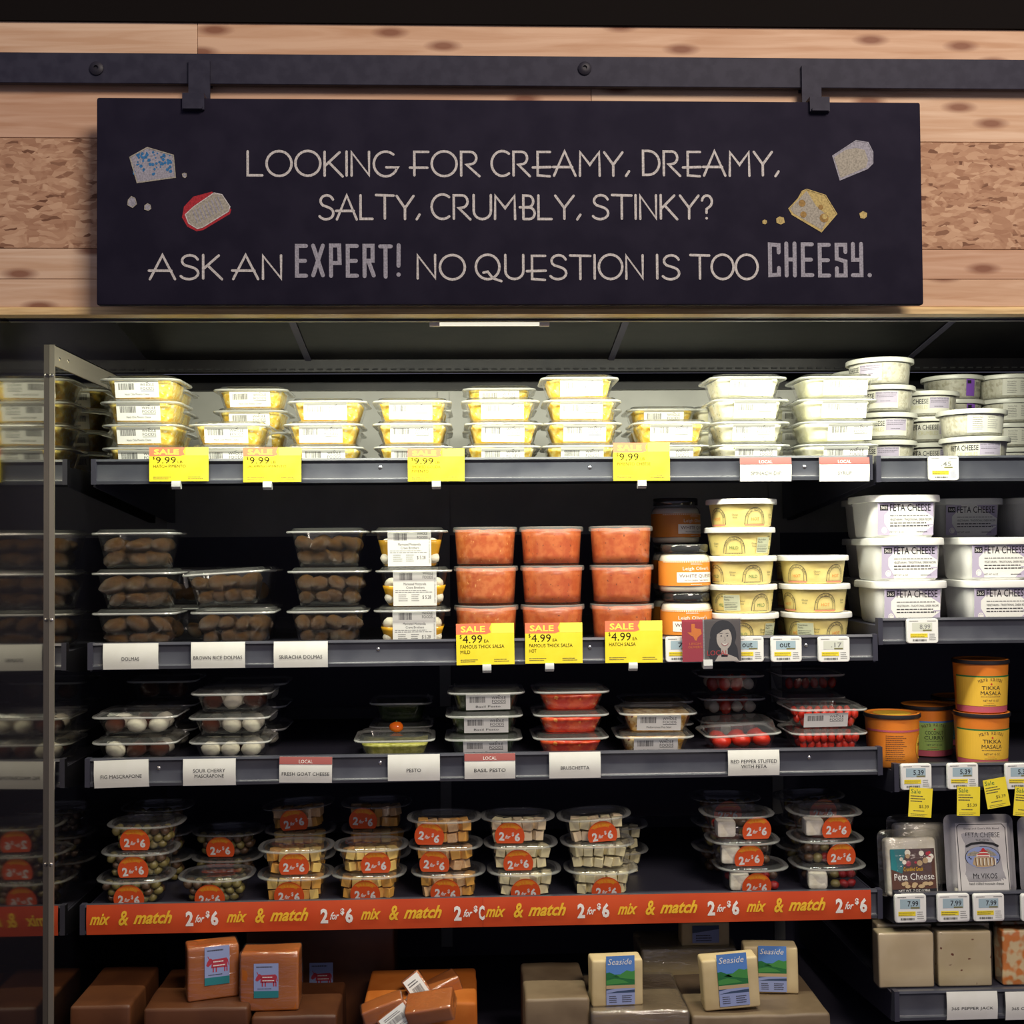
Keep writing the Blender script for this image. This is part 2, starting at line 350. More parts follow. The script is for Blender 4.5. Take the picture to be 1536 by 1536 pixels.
def circ(r, z, n=28, cx=0.0, cy_=0.0):
    return [(cx + r * cos(2 * pi * i / n), cy_ + r * sin(2 * pi * i / n), z) for i in range(n)]

CACHE = {}
def cached(key, fn):
    if key not in CACHE: CACHE[key] = fn()
    return CACHE[key]
def obj(name, me, parent=None, loc=(0, 0, 0), rot=(0, 0, 0), sc_=None):
    o = bpy.data.objects.new(name, me)
    col.objects.link(o)
    o.location = loc; o.rotation_euler = rot
    if sc_: o.scale = sc_
    if parent is not None: o.parent = parent
    return o
def thing(name, label, cat, loc=(0, 0, 0), rot=(0, 0, 0), group=None):
    return tag(obj(name, None, None, loc, rot), label, cat, group)
def tag(o, label, cat, group=None):
    o['label'] = label; o['category'] = cat
    if group: o['group'] = group
    return o
def struct(o):
    o['kind'] = 'structure'
    return o
def bevel_box(w, d, h, bev=0.004, seg=2, jitter=0.0, mats=(), subdiv=0, seed=0, name='block'):
    """box with its base centre at the origin"""
    bm = bmesh.new()
    bmesh.ops.create_cube(bm, size=1.0)
    for v in bm.verts: v.co = Vector((v.co.x * w, v.co.y * d, (v.co.z + 0.5) * h))
    if subdiv: bmesh.ops.subdivide_edges(bm, edges=bm.edges[:], cuts=subdiv, use_grid_fill=True)
    es = [e for e in bm.edges if len(e.link_faces) == 2 and e.calc_face_angle() > 0.5]
    bmesh.ops.bevel(bm, geom=es, offset=bev, segments=seg, affect='EDGES', profile=0.5)
    if jitter:
        for v in bm.verts:
            nn = noise.noise_vector(v.co * 22 + Vector((seed * 3.3, seed, 0)))
            v.co += nn * jitter
    me = bpy.data.meshes.new(name)
    bm.to_mesh(me); bm.free()
    for mt in mats: me.materials.append(mt)
    return smooth_angle(me, 40)

# ------------------------------------------------------------------ flat print: text, bars, shapes
TXT = {}
def text_geo(s, shear=0.0, space=1.0, fat=0.0):
    key = (s, shear, space, fat)
    if key in TXT: return TXT[key]
    cu = bpy.data.curves.new('t', 'FONT'); cu.body = s; cu.resolution_u = 2; cu.fill_mode = 'FRONT'; cu.shear = shear; cu.space_character = space; cu.offset = fat
    ob = bpy.data.objects.new('t', cu)
    me = bpy.data.meshes.new_from_object(ob)
    vs = [(v.co.x, v.co.y) for v in me.vertices]; fs = [tuple(p.vertices) for p in me.polygons]
    bpy.data.objects.remove(ob); bpy.data.curves.remove(cu); bpy.data.meshes.remove(me)
    x0 = min(v[0] for v in vs); x1 = max(v[0] for v in vs); y0 = min(v[1] for v in vs); y1 = max(v[1] for v in vs)
    vs = [((x - x0) / (x1 - x0), (y - y0) / (y1 - y0)) for x, y in vs]
    TXT[key] = (vs, fs)
    return TXT[key]

class Art:
    """flat print in the x-z plane, facing -y; thin layers stacked towards the viewer"""
    def __init__(s, step=0.00015):
        s.mb = MB(); s.mats = []; s.k = 1; s.step = step
    def _m(s, mt):
        if mt not in s.mats: s.mats.append(mt)
        return s.mats.index(mt)
    def layer(s): s.k += 1; return s
    def rect(s, x0, z0, x1, z1, mt, cols=1):
        i = s._m(mt); y = -s.k * s.step
        for c in range(cols):
            a = x0 + (x1 - x0) * c / cols; b_ = x0 + (x1 - x0) * (c + 1) / cols
            b = len(s.mb.v); s.mb.v += [(a, y, z0), (b_, y, z0), (b_, y, z1), (a, y, z1)]; s.mb.face((b, b + 1, b + 2, b + 3), i)
    def poly(s, pts, mt):
        i = s._m(mt); b = len(s.mb.v)
        s.mb.v += [(x, -s.k * s.step, z) for x, z in pts]; s.mb.face([b + q for q in range(len(pts))], i)
    def disc(s, cx, cz, r, mt, n=24, rz=None):
        s.j = (getattr(s, 'j', 0) + 1) % 30; s.mb.disc(cx, cz, r, -s.k * s.step - s.j * 5e-6, s._m(mt), n, rz)
    def text(s, t, x0, z0, w, h, mt, shear=0.0, rot=0.0, space=1.0, fat=0.0):
        vs, fs = text_geo(t, shear, space, fat); i = s._m(mt); b = len(s.mb.v); y = -s.k * s.step
        for u, v in vs:
            px, pz = u * w, v * h
            s.mb.v.append((x0 + px * cos(rot) - pz * sin(rot), y, z0 + px * sin(rot) + pz * cos(rot)))
        for f in fs: s.mb.face([b + q for q in f], i)
    def barcode(s, x0, z0, w, h, mt, seed=0):
        rnd = random.Random(seed); x = x0
        while x < x0 + w:
            t = rnd.choice((0.5, 0.8, 1.2)) * w / 38
            s.rect(x, z0, min(x + t, x0 + w), z0 + h, mt); x += t + rnd.choice((0.6, 0.9, 1.3)) * w / 38
    def lines(s, x0, z0, w, h, n, mt, seed=0, fill=0.45):
        """small print too fine to read: broken rows"""
        rnd = random.Random(seed)
        for r in range(n):
            z = z0 + h * (n - 1 - r + 0.25) / n; x = x0; end = x0 + w * rnd.uniform(0.75, 1.0)
            while x < end:
                L = rnd.uniform(0.03, 0.10) * w
                s.rect(x, z, min(x + L, end), z + h / n * fill, mt); x += L + 0.018 * w
    def stroke(s, pts, wd, mt, caps=True):
        """ribbon of width wd with mitred joints and round ends"""
        i = s._m(mt); s.j = (getattr(s, 'j', 0) + 1) % 97; y = -s.k * s.step - s.j * 7e-6
        P = [p for n_, p in enumerate(pts) if n_ == 0 or math.hypot(p[0] - pts[n_ - 1][0], p[1] - pts[n_ - 1][1]) > 1e-7]
        if len(P) < 2: return
        if len(P) == 2 and math.hypot(P[0][0] - P[1][0], P[0][1] - P[1][1]) < wd:
            s.mb.disc((P[0][0] + P[1][0]) / 2, (P[0][1] + P[1][1]) / 2, wd * .55, y, i, 12); return
        closed = math.hypot(P[0][0] - P[-1][0], P[0][1] - P[-1][1]) < wd * .2 and len(P) > 3
        if closed: P[-1] = P[0]
        D = []
        for (x0, z0), (x1, z1) in zip(P[:-1], P[1:]):
            L = math.hypot(x1 - x0, z1 - z0); D.append(((x1 - x0) / L, (z1 - z0) / L))
        b = len(s.mb.v); n = len(P)
        for q, (x, z) in enumerate(P):
            d0 = D[q - 1] if q > 0 else (D[-1] if closed else D[0]); d1 = D[q] if q < n - 1 else (D[0] if closed else D[-1])
            nx, nz = -(d0[1] + d1[1]), d0[0] + d1[0]; L = math.hypot(nx, nz)
            if L < .5: nx, nz, L = -d1[1], d1[0], 1.0
            nx /= L; nz /= L; k = 1 / max(.5, nx * -d1[1] + nz * d1[0])
            s.mb.v += [(x + nx * wd / 2 * k, y, z + nz * wd / 2 * k), (x - nx * wd / 2 * k, y, z - nz * wd / 2 * k)]
        for q in range(n - 1): s.mb.face((b + 2 * q, b + 2 * q + 1, b + 2 * q + 3, b + 2 * q + 2), i)
        if caps and not closed:
            for (x, z), sg in ((P[0], 1), (P[-1], -1)): s.mb.disc(x, z, wd / 2 * .98, y - (2e-6 if sg > 0 else 4.5e-6), i, 10)
    def arc(s, cx, cz, r, a0, a1, wd, mt, n=12, rz=None):
        s.stroke([(cx + r * cos(radians(a0 + (a1 - a0) * k / n)), cz + (rz or r) * sin(radians(a0 + (a1 - a0) * k / n))) for k in range(n + 1)], wd, mt, caps=False)
    def arctext(s, t, cx, cz, r, a0, a1, h, mt):
        n = len(t)
        for k, ch in enumerate(t):
            if ch == ' ': continue
            a = radians(a0 + (a1 - a0) * (k + 0.5) / n); w = abs(radians(a1 - a0)) * r / n * (0.25 if ch in 'iIl' else 0.8)
            rot = a - pi / 2
            s.text(ch, cx + r * cos(a) - w / 2 * cos(rot), cz + r * sin(a) - w / 2 * sin(rot), w, h, mt, rot=rot)
    def mesh(s, name, bend=None, tilt=0.0):
        """bend: radius (r0 at z=0, slope per z) for print wrapped round a tub"""
        if bend:
            r0, k = bend; out = []
            for x, y, z in s.mb.v:
                r = r0 + k * z - y + 0.0002; a = x / (r0 + k * z); out.append((r * sin(a), -r * cos(a), z))
            s.mb.v = out
        return s.mb.mesh(name, s.mats)

# ------------------------------------------------------------------ the setting: facade wall, ceiling, trim
YW = -0.33
def plank(name, x0, x1, z0, z1, mt, y=YW, t=0.018, parent=None):
    w, h = x1 - x0 - 0.0005, z1 - z0 - 0.0005
    me = bevel_box(w, t, h, 0.0006, 1, mats=(mt,), name=name)
    return obj(name, me, parent, ((x0 + x1) / 2, y + t / 2, Z0 + z0 + 0.0006))
wall = MB(); wall.box(-0.9, YW + 0.018, Z0 + 0.302, 1.25, YW + 0.05, Z0 + 0.80)
facade = struct(obj('wall_front', wall.mesh('wall_front', (IRONDARK,))))
ZT = 0.679
rows = [(0.6095, ZT, (-0.9, -0.34, 1.25), 0), (0.5275, 0.6095, (-0.9, 0.171, 1.25), 1), (0.345, 0.3845, (-0.9, 0.1, 1.25), 2), (0.3085, 0.345, (-0.9, 0.35, 1.25), 0)]
for z0, z1, xs, k in rows:
    for i in range(len(xs) - 1):
        plank('plank', xs[i], xs[i + 1], z0, z1, PINES[(k + i * 3 + 1) % 4], parent=facade)
for i, (a, b) in enumerate(((-0.9, 0.2), (0.2, 1.25))):
    plank('chipboard_panel', a, b, 0.3845, 0.5275, OSB, parent=facade)
t = MB(); t.profile([(YW - 0.006, Z0 + 0.2985), (YW - 0.006, Z0 + 0.305), (YW - 0.003, Z0 + 0.3085), (YW + 0.018, Z0 + 0.3085), (YW + 0.018, Z0 + 0.2985)], -0.9, 1.25)
struct(obj('trim_1', t.mesh('trim', (TRIM,))))
c = MB(); c.box(-0.9, YW - 0.004, Z0 + ZT, 1.25, YW + 0.05, Z0 + ZT + 0.55)
struct(obj('wall_upper', c.mesh('wall_upper', (CEILM,))))
f = MB(); f.box(-2.4, -4.5, -0.05, 2.8, 0.8, 0.0)
struct(obj('floor', f.mesh('floor', (mottled('store_floor', (0.16, 0.13, 0.11), (0.20, 0.17, 0.14), scale=3, bump=0, rough=0.5),))))

# rail the sign hangs from
YB = -0.345
r = thing('hanging_rail', 'flat black iron rail screwed across the wooden facade above the chalkboard sign', 'rail', (0.2, YB, Z0 + 0.612))
def rel(o, p): return Vector(p) - Vector(o.location)
obj('bar', bevel_box(2.1, 0.008, 0.0395, 0.0008, 1, mats=(IRON,), name='bar'), r, (0, 0.004, -0.0185))
for px in (145, 877):
    p = at(px, 103, YB)
    b = MB(); b.loft([[(x, y_, z) for x, z, y_ in [(rad * cos(a * pi / 8), rad * sin(a * pi / 8), yy) for a in range(16)]] for rad, yy in ((0.0088, 0.0), (0.0088, -0.002), (0.006, -0.0038), (0.003, -0.004), (0.0028, -0.0018))], mats=[0] * 5)
    obj('bolt', smooth_angle(b.mesh('bolt', (IRONDARK,)), 50), r, rel(r, (p.x, YB, p.z)))
    s = MB(); s.box(-0.012, -0.0, -0.012, 0.012, 0.0068, 0.012)
    obj('spacer', s.mesh('spacer', (IRONDARK,)), r, rel(r, (p.x, YB + 0.008, p.z)))

# chalkboard sign
YS = -0.380
sx0, sx1 = at(144.3, 300, YS).x, at(1383.5, 300, YS).x
sz0, sz1 = Z0 + 0.302, Z0 + 0.563
sign = thing('chalkboard_sign', 'long black chalkboard sign with white hand lettering hung over the cheese case', 'sign', ((sx0 + sx1) / 2, YS, sz0))
obj('board', bevel_box(sx1 - sx0, 0.012, sz1 - sz0, 0.003, 2, mats=(SLATE,), name='board'), sign, (0, 0.006, 0))

G = {}
def glyph(ch, w, *strokes): G[ch] = (w, strokes)
def el(cx, cz, rx, rz, a0, a1, n=14): return [(cx + rx * cos(radians(a0 + (a1 - a0) * k / n)), cz + rz * sin(radians(a0 + (a1 - a0) * k / n))) for k in range(n + 1)]
glyph('L', .62, [(0.02, 1), (0.02, 0), (.6, 0)])
glyph('O', 1.0, el(.5, .5, .5, .52, 0, 360, 24))
glyph('K', .72, [(.02, 1), (.02, 0)], [(.62, .98), (.04, .42)], [(.2, .55), (.74, -.03)])
glyph('I', .06, [(.03, 1), (.03, 0)])
glyph('N', .76, [(.02, 0), (.02, .98), (.72, .02), (.72, 1)])
glyph('G', .98, el(.48, .5, .48, .52, 50, 340, 18) + [(.96, .36), (.5, .36)])
glyph('F', .72, [(.18, 0), (.18, .98), (.74, .98)], [(.0, .32), (.7, .32)])
glyph('R', .74, [(.03, 0), (.03, .99), (.35, .99)] + el(.40, .73, .24, .26, 90, -90, 8) + [(.25, .45), (.76, -.03)])
glyph('C', .82, el(.5, .5, .48, .52, 52, 308, 18))
glyph('E', .80, [(.78, .98), (.22, .98), (.22, 0), (.76, -.04)], [(.0, .33), (.80, .35)])
glyph('A', .98, [(.0, -.02), (.48, 1), (.96, -.02)], [(-.04, .34), (.82, .34)])
glyph('M', .98, [(.03, 0), (.05, .98), (.48, .46), (.90, .98), (.92, 0)])
glyph('Y', .82, [(0, .98), (.4, .46)], [(.82, .98), (.4, .46), (.4, 0)])
glyph(',', .14, [(.14, .18), (0, -.02)])
glyph('D', .78, [(.03, 0), (.03, 1), (.25, 1)] + el(.26, .5, .50, .5, 90, -90, 12) + [(.03, 0)])
glyph('S', .74, [(.70, .82)] + el(.40, .76, .30, .24, 30, 230, 10) + el(.36, .24, .36, .26, 60, -150, 10))
glyph('T', .86, [(0, 1), (.86, .98)], [(.43, .98), (.43, 0)])
glyph('U', .78, [(.02, 1), (.02, .35)] + el(.40, .32, .38, .34, 180, 360, 10) + [(.78, 1)])
glyph('B', .66, [(.16, 0), (.16, 1), (.4, .99)] + el(.40, .75, .20, .24, 90, -90, 8) + [(.24, .505)], [(.0, .50), (.28, .50)], [(.30, .49)] + el(.42, .245, .24, .245, 85, -90, 8) + [(.20, 0)])
glyph('?', .46, el(.22, .74, .22, .26, 170, -60, 10) + [(.20, .42), (.20, .26)], [(.2, .02), (.2, .04)])
glyph('Q', 1.08, el(.5, .5, .5, .52, 0, 360, 24), [(.32, .26), (.50, .30), (.72, .02), (1.08, -.10)])
glyph('!', .10, [(.05, 1), (.05, .36)], [(.05, .04), (.05, .08)])
glyph('.', .10, [(.05, .03), (.05, .06)])
B = {}
def bold(ch, w, *strokes): B[ch] = (w, strokes)
bold('E', .42, [(.40, .96), (.06, .96), (.06, .04), (.40, .04)], [(.06, .5), (.36, .5)])
bold('X', .44, [(.04, .96), (.40, .04)], [(.40, .96), (.04, .04)])
bold('P', .42, [(.06, .02), (.06, .96), (.36, .96), (.38, .42), (.10, .42)])
bold('R', .42, [(.06, .02), (.06, .96), (.36, .96), (.36, .50), (.12, .5)], [(.2, .5), (.40, .04)])
bold('T', .44, [(0.02, .96), (.42, .96)], [(.22, .96), (.22, .02)])
bold('!', .12, [(.07, .98), (.06, .34)], [(.06, .04), (.06, .10)])
bold('C', .40, [(.38, .72), (.38, .94), (.06, .96), (.06, .04), (.38, .06), (.38, .26)])
bold('H', .40, [(.06, .98), (.06, .02)], [(.36, .98), (.36, .02)], [(.06, .5), (.36, .5)])
bold('S', .40, [(.38, .74), (.38, .96), (.06, .96), (.06, .54), (.38, .46), (.38, .04), (.06, .04), (.06, .26)])
bold('Y', .40, [(.06, .98), (.06, .5), (.36, .5)], [(.36, .98), (.36, .04), (.04, .04)])
bold('.', .12, [(.06, .04), (.06, .08)])
def word(art, s, px0, px1, py_top, py_bot, wd, mt, font=G, gap=0.17):
    p0 = at(px0, py_bot, YS); p1 = at(px1, py_top, YS)
    x0, x1, z0 = p0.x - sign.location.x, p1.x - sign.location.x, at((px0 + px1) / 2, py_bot, YS).z - sign.location.z
    H = at((px0 + px1) / 2, py_top, YS).z - at((px0 + px1) / 2, py_bot, YS).z
    tot = sum(font[ch][0] for ch in s) + gap * (len(s) - 1)
    k = (x1 - x0 - wd) / tot; x = x0 + wd / 2
    for ch in s:
        w, st = font[ch]
        dz = random.uniform(-0.012, 0.012) * H
        for q in st: art.stroke([(x + u * k, z0 + wd / 2 + dz + v * (H - wd)) for u, v in q], wd, mt)
        x += (w + gap) * k
for words, pt, pb in (((('LOOKING', 369, 599), ('FOR', 613, 720), ('CREAMY,', 735, 945), ('DREAMY,', 962, 1169)), 225.5, 265), ((('SALTY,', 476, 631), ('CRUMBLY,', 645, 872), ('STINKY?', 886, 1070)), 291, 330), ((('ASK', 223, 334), ('AN', 348, 425), ('NO', 624, 699), ('QUESTION', 712, 967), ('IS', 983, 1021), ('TOO', 1034, 1138)), 381, 420)):
    a = Art()
    for w, p0, p1 in words: word(a, w, p0, p1, pt, pb, 0.0031, CHALKW, gap=0.15 if w != 'TOO' else 0.10)
    obj('lettering', a.mesh('lettering'), sign)
a = Art()
word(a, 'EXPERT!', 440, 603, 364, 418.5, 0.0050, CHALKG, B, gap=0.20)
obj('bold_lettering', a.mesh('bold_lettering'), sign)
a = Art()
word(a, 'CHEESY.', 1150, 1309, 362, 418, 0.0050, CHALKG, B, gap=0.20)
obj('bold_lettering', a.mesh('bold_lettering'), sign)
def chalkpoly(art, pts, mt, jit=0.0):
    q = []
    for px, py in pts:
        p = at(px, py, YS); q.append((p.x - sign.location.x + random.uniform(-jit, jit), p.z - sign.location.z + random.uniform(-jit, jit)))
    art.poly(q, mt); return q
def cl(q): return q + [q[0]]
a = Art()     # blue-veined wedge and crumbs
q = chalkpoly(a, [(195, 236), (221, 221.5), (260, 233), (263, 266), (206, 274)][::-1], CHALKG)
a.layer()
for _ in range(75):
    u, v = random.uniform(200, 257), random.uniform(228, 262)
    if v < 231 and (u < 212 or u > 240): continue
    if v > 252 and u > 222 and random.random() < .8: continue
    p = at(u, v, YS); a.disc(p.x - sign.location.x, p.z - sign.location.z, random.uniform(.0010, .0024), CHALKB, 6)
a.layer(); a.stroke(cl(q), 0.0016, CHALKC)
for cx_, cy_, rr_ in ((277, 263, 4), (198, 303, 8), (222, 311, 6)):
    q = chalkpoly(a, [(cx_ + rr_ * cos(t_) * random.uniform(.7, 1.1), cy_ + rr_ * sin(t_) * random.uniform(.8, 1.1)) for t_ in (5.6, 4.6, 3.6, 2.5, 1.4, .4)], CHALKG)
    a.layer(); a.stroke(cl(q), 0.0010, CHALKC)
obj('blue_cheese_drawing', a.mesh('drawing'), sign)
a = Art()     # red-rind wedge
chalkpoly(a, [(273, 326), (276, 310), (290, 295), (318, 287.5), (347, 314), (345, 321), (305, 345), (295, 347), (281, 340)][::-1], CHALKR)
a.layer(); q = chalkpoly(a, [(278, 322), (291, 310), (321, 289.5), (333, 292), (345, 310), (343, 317), (304, 341), (296, 343), (283, 335)][::-1], CHALKC)
a.layer(); a.stroke(cl(q), 0.0012, CHALKW)
for k in range(9):
    p = at(293 + k * 4.7, 326 - k * 2.6, YS); a.stroke([(p.x - sign.location.x - .003, p.z - sign.location.z + .008), (p.x - sign.location.x + .003, p.z - sign.location.z - .007)], 0.0014, CHALKG)
obj('red_rind_cheese_drawing', a.mesh('drawing'), sign)
a = Art()     # pale half wheel
q0 = chalkpoly(a, [(1249, 234), (1284, 211), (1302, 214), (1309, 228), (1309, 245), (1301, 253), (1260, 270)][::-1], CHALKG)
a.layer(); q = chalkpoly(a, [(1251, 236), (1268, 225), (1284, 222), (1297, 225), (1302, 240), (1299, 251), (1261, 267)][::-1], CHALKC)
a.layer(); a.stroke(cl(q0), 0.0014, CHALKG)
obj('half_wheel_drawing', a.mesh('drawing'), sign)
a = Art()     # holey yellow wedge
q0 = chalkpoly(a, [(1183, 313), (1197, 298), (1203, 287), (1210, 284), (1238, 293), (1255, 321), (1232, 348), (1188, 322)][::-1], CHALKY)
a.layer(); q = chalkpoly(a, [(1185, 313), (1198, 299), (1210, 286), (1224, 309), (1243, 325), (1233, 345), (1190, 320)][::-1], CHALKC)
a.layer()
for u, v, w in ((1203, 305, 5.5), (1205, 322, 5), (1236, 327, 7), (1231, 311, 4)):
    p = at(u, v, YS); a.disc(p.x - sign.location.x, p.z - sign.location.z, w * .00083, CHALKO, 12)
a.layer()
p = at(1237, 325, YS); a.disc(p.x - sign.location.x, p.z - sign.location.z, .0034, CHALKY, 12)
a.stroke(cl(q0), 0.0012, CHALKY)
for cx_, cy_, rr_ in ((1147, 333, 4), (1170, 331, 7), (1295, 323, 6.5)):
    chalkpoly(a, [(cx_ + rr_ * cos(t_) * random.uniform(.8, 1.1), cy_ + rr_ * sin(t_) * random.uniform(.8, 1.1)) for t_ in (5.6, 4.6, 3.6, 2.5, 1.4, .4)], CHALKY)
obj('yellow_cheese_drawing', a.mesh('drawing'), sign)
# two flat hooks that carry the sign
for px0, px1, pt, pb, where in ((273, 306, 73, 162, 'blue cheese'), (1214, 1245, 82, 165, 'half wheel')):
    p0, p1 = at(px0, pt, -0.385), at(px1, pb, -0.385)
    zt, zb = p0.z, at(px0, pb, -0.389).z; w = p1.x - p0.x
    h = thing('sign_hook', 'flat black iron hook gripping the rail and the sign above the %s drawing' % where, 'hook', ((p0.x + p1.x) / 2, 0, zt), group='hooks of the chalkboard sign')
    hh = zt - zb
    m = MB()
    m.box(-w / 2, YB - 0.0045, -(zt - sz1) - 0.001, w / 2, YB - 0.0005, 0)            # strap down the face of the rail
    m.box(-w / 2, YB - 0.0005, -0.004, w / 2, YB + 0.0135, 0)          # over its top
    m.box(-w / 2, YB + 0.010, -0.03, w / 2, YB + 0.0135, -0.004)
    obj('strap', m.mesh('strap', (IRON,)), h)
    m = MB()
    m.box(-w / 2, YS - 0.0045, -(zt - sz1) + 0.0005, w / 2, YB - 0.0045, -(zt - sz1) + 0.0045)
    m.box(-w / 2, YS - 0.0045, -hh, w / 2, YS - 0.0005, -(zt - sz1) + 0.0005)
    m.box(-w / 2 + 0.002, YS - 0.008, -hh, w / 2 - 0.002, YS - 0.0045, -hh + 0.003)
    obj('lip', m.mesh('lip', (IRON,)), h)

# ------------------------------------------------------------------ the refrigerated case
XL, XR = -0.592, 1.20
YBACK = 0.56
case = thing('refrigerated_case', 'open black refrigerated wall case holding tubs of cheese below the chalkboard', 'display case', (0.3, 0.2, 0.0))
def cpart(name, m, mt, smooth=False): return obj(name, m.mesh(name, (mt,), smooth), case, rel(case, (0, 0, 0)))
m = MB(); m.box(XL - 0.02, YBACK, Z0 + 0.02, XR, YBACK + 0.02, Z0 + 0.312); cpart('upper_back_panel', m, BACKM)
m = MB(); m.box(XL - 0.02, YBACK, 0.45, XR, YBACK + 0.02, Z0 + 0.02); cpart('lower_back_panel', m, CASEM)  # shelf shade put into the colour: black where the upper panel is grey
m = MB(); m.box(XL - 0.05, YBACK - 0.012, Z0 + 0.312, XR, YBACK + 0.02, Z0 + 0.345); cpart('fascia', m, CANOPYM)
# air outlet with its row of slots
m = MB(); m.box(XL - 0.05, 0.440, Z0 + 0.352, XR, YBACK + 0.02, Z0 + 0.358)
ao = cpart('air_outlet', m, CANOPYM)
m = MB(); m.profile([(0.430, Z0 + 0.333), (0.437, Z0 + 0.330), (0.441, Z0 + 0.333), (0.441, Z0 + 0.353), (0.430, Z0 + 0.356)], XL - 0.05, XR); cpart('outlet_lip', m, CANOPYM)
m = MB()
x = XL
while x < XR - 0.02:
    m.box(x, 0.427, Z0 + 0.336, x + 0.0105, 0.4305, Z0 + 0.339); x += 0.0175
o = cpart('slot_row', m, flat('slot_black', (0.004, 0.004, 0.006), 0.8)); o['kind'] = 'stuff'
m = MB(); m.profile([(YW + 0.02, Z0 + 0.41), (0.05, Z0 + 0.415), (0.432, Z0 + 0.356), (0.432, Z0 + 0.366), (0.05, Z0 + 0.425), (YW + 0.02, Z0 + 0.42)], XL - 0.05, XR); cpart('canopy_liner', m, CANOPYM)
for xx in (-0.30, 0.28, 0.86):
    m = MB(); m.profile([(-0.1, Z0 + 0.4085), (0.05, Z0 + 0.413), (0.43, Z0 + 0.3545), (0.43, Z0 + 0.3535), (0.05, Z0 + 0.412), (-0.1, Z0 + 0.4075)], xx, xx + 0.012); cpart('canopy_seam', m, CASEM)
m = MB(); m.box(XL - 0.05, YW + 0.05, Z0 + 0.3, XR, YW + 0.06, Z0 + 0.42); cpart('valance_back', m, CASEM)
m = MB(); m.box(XL - 0.022, YW + 0.02, 0.42, XL - 0.006, YBACK, Z0 + 0.42); cpart('end_wall', m, DARKGLASS)
m = MB(); m.box(XL - 0.0055, -0.16, 0.42, XR, YBACK, 0.68); cpart('base_deck', m, CASEM)
m = MB(); m.box(XL - 0.03, -0.30, 0.02, XR, -0.16, 0.60); m.box(XL - 0.03, -0.16, 0.02, XR, YBACK, 0.42); cpart('base', m, CASEM)
m = MB(); m.box(XR, YW + 0.06, 0.42, XR + 0.02, YBACK, Z0 + 0.42); cpart('far_wall', m, CASEM)
# slotted uprights on the back, seen between the stacks
for xx in (-0.05, 0.62):
    m = MB(); m.box(xx, YBACK - 0.006, 0.7, xx + 0.022, YBACK, Z0 + 0.31)
    u = cpart('upright', m, BACKM)

# mirror end panel with its steel edging
ep = thing('end_panel', 'mirrored end panel edged with brushed steel strip at the end of the shelves', 'panel', (XL - 0.006, -0.12, Z0 + 0.18))
ztop = at(75, 517, -0.12).z
m = MB(); m.box(XL - 0.0058, -0.118, 0.6815, XL, 0.5597, ztop - 0.002); obj('mirror', m.mesh('mirror', (MIRROR,)), ep, rel(ep, (0, 0, 0)))
m = MB(); m.box(XL - 0.0058, -0.121, 0.6815, XL + 0.0015, -0.118, ztop); obj('front_edging', m.mesh('front_edging', (STEEL,)), ep, rel(ep, (0, 0, 0)))
m = MB(); m.box(XL, -0.118, ztop - 0.030, XL + 0.0015, 0.545, ztop); m.box(XL - 0.0058, -0.118, ztop - 0.0015, XL + 0.0015, 0.545, ztop); obj('top_edging', m.mesh('top_edging', (STEEL,)), ep, rel(ep, (0, 0, 0)))
def screw_mesh():
    m = MB()
    m.loft([[(rad * cos(a * pi / 6), yy, rad * sin(a * pi / 6)) for a in range(12)] for rad, yy in ((0.0028, 0), (0.0028, -0.0008), (0.0016, -0.0016))])
    return smooth_angle(m.mesh('screw', (SCREWM,)))
SCREW = screw_mesh()
for y_, z_ in ((-0.10, ztop - 0.018), (-0.06, ztop - 0.015), (0.33, ztop - 0.015)):
    obj('screw', SCREW, ep, rel(ep, (XL + 0.0015, y_, z_)), (0, 0, pi / 2))
for py in (563, 930, 1297):
    p = at(77, py, -0.121); obj('screw', SCREW, ep, rel(ep, (XL - 0.0022, -0.121, p.z)))

# fluorescent tube hanging under the canopy
pt0, pt1 = at(640, 482.5, -0.21), at(828, 482.5, -0.21)
tb = thing('lamp_tube', 'short slim white fluorescent tube fixed under the case canopy below the sign', 'lamp', ((pt0.x + pt1.x) / 2, -0.21, pt0.z))
L = pt1.x - pt0.x
def xtube(r_, x0, x1, n=14): 
    m = MB(); m.loft([[(xx, r_ * cos(2 * pi * i / n), r_ * sin(2 * pi * i / n)) for i in range(n)] for xx in (x0, x1)]); return m
obj('tube', smooth_angle(xtube(0.0062, -L / 2 + 0.012, L / 2 - 0.012).mesh('tube', (TUBE,)), 50), tb)
for s_ in (-1, 1):
    a0, a1 = sorted((s_ * (L / 2 - 0.018), s_ * (L / 2 - 0.004)))
    obj('end_cap', smooth_angle(xtube(0.0072, a0, a1).mesh('end_cap', (WHITEPL,)), 50), tb)
    a0, a1 = sorted((s_ * (L / 2 - 0.004), s_ * (L / 2)))
    obj('contact_pin', smooth_angle(xtube(0.0022, a0, a1).mesh('contact_pin', (SCREWM,)), 50), tb, (0, 0, 0.003))
    m = MB(); m.box(s_ * (L / 2 - 0.011) - 0.003, -0.003, 0.005, s_ * (L / 2 - 0.011) + 0.003, 0.003, Z0 + 0.4105 - tb.location.z)
    obj('holder', m.mesh('holder', (CASEM,)), tb)

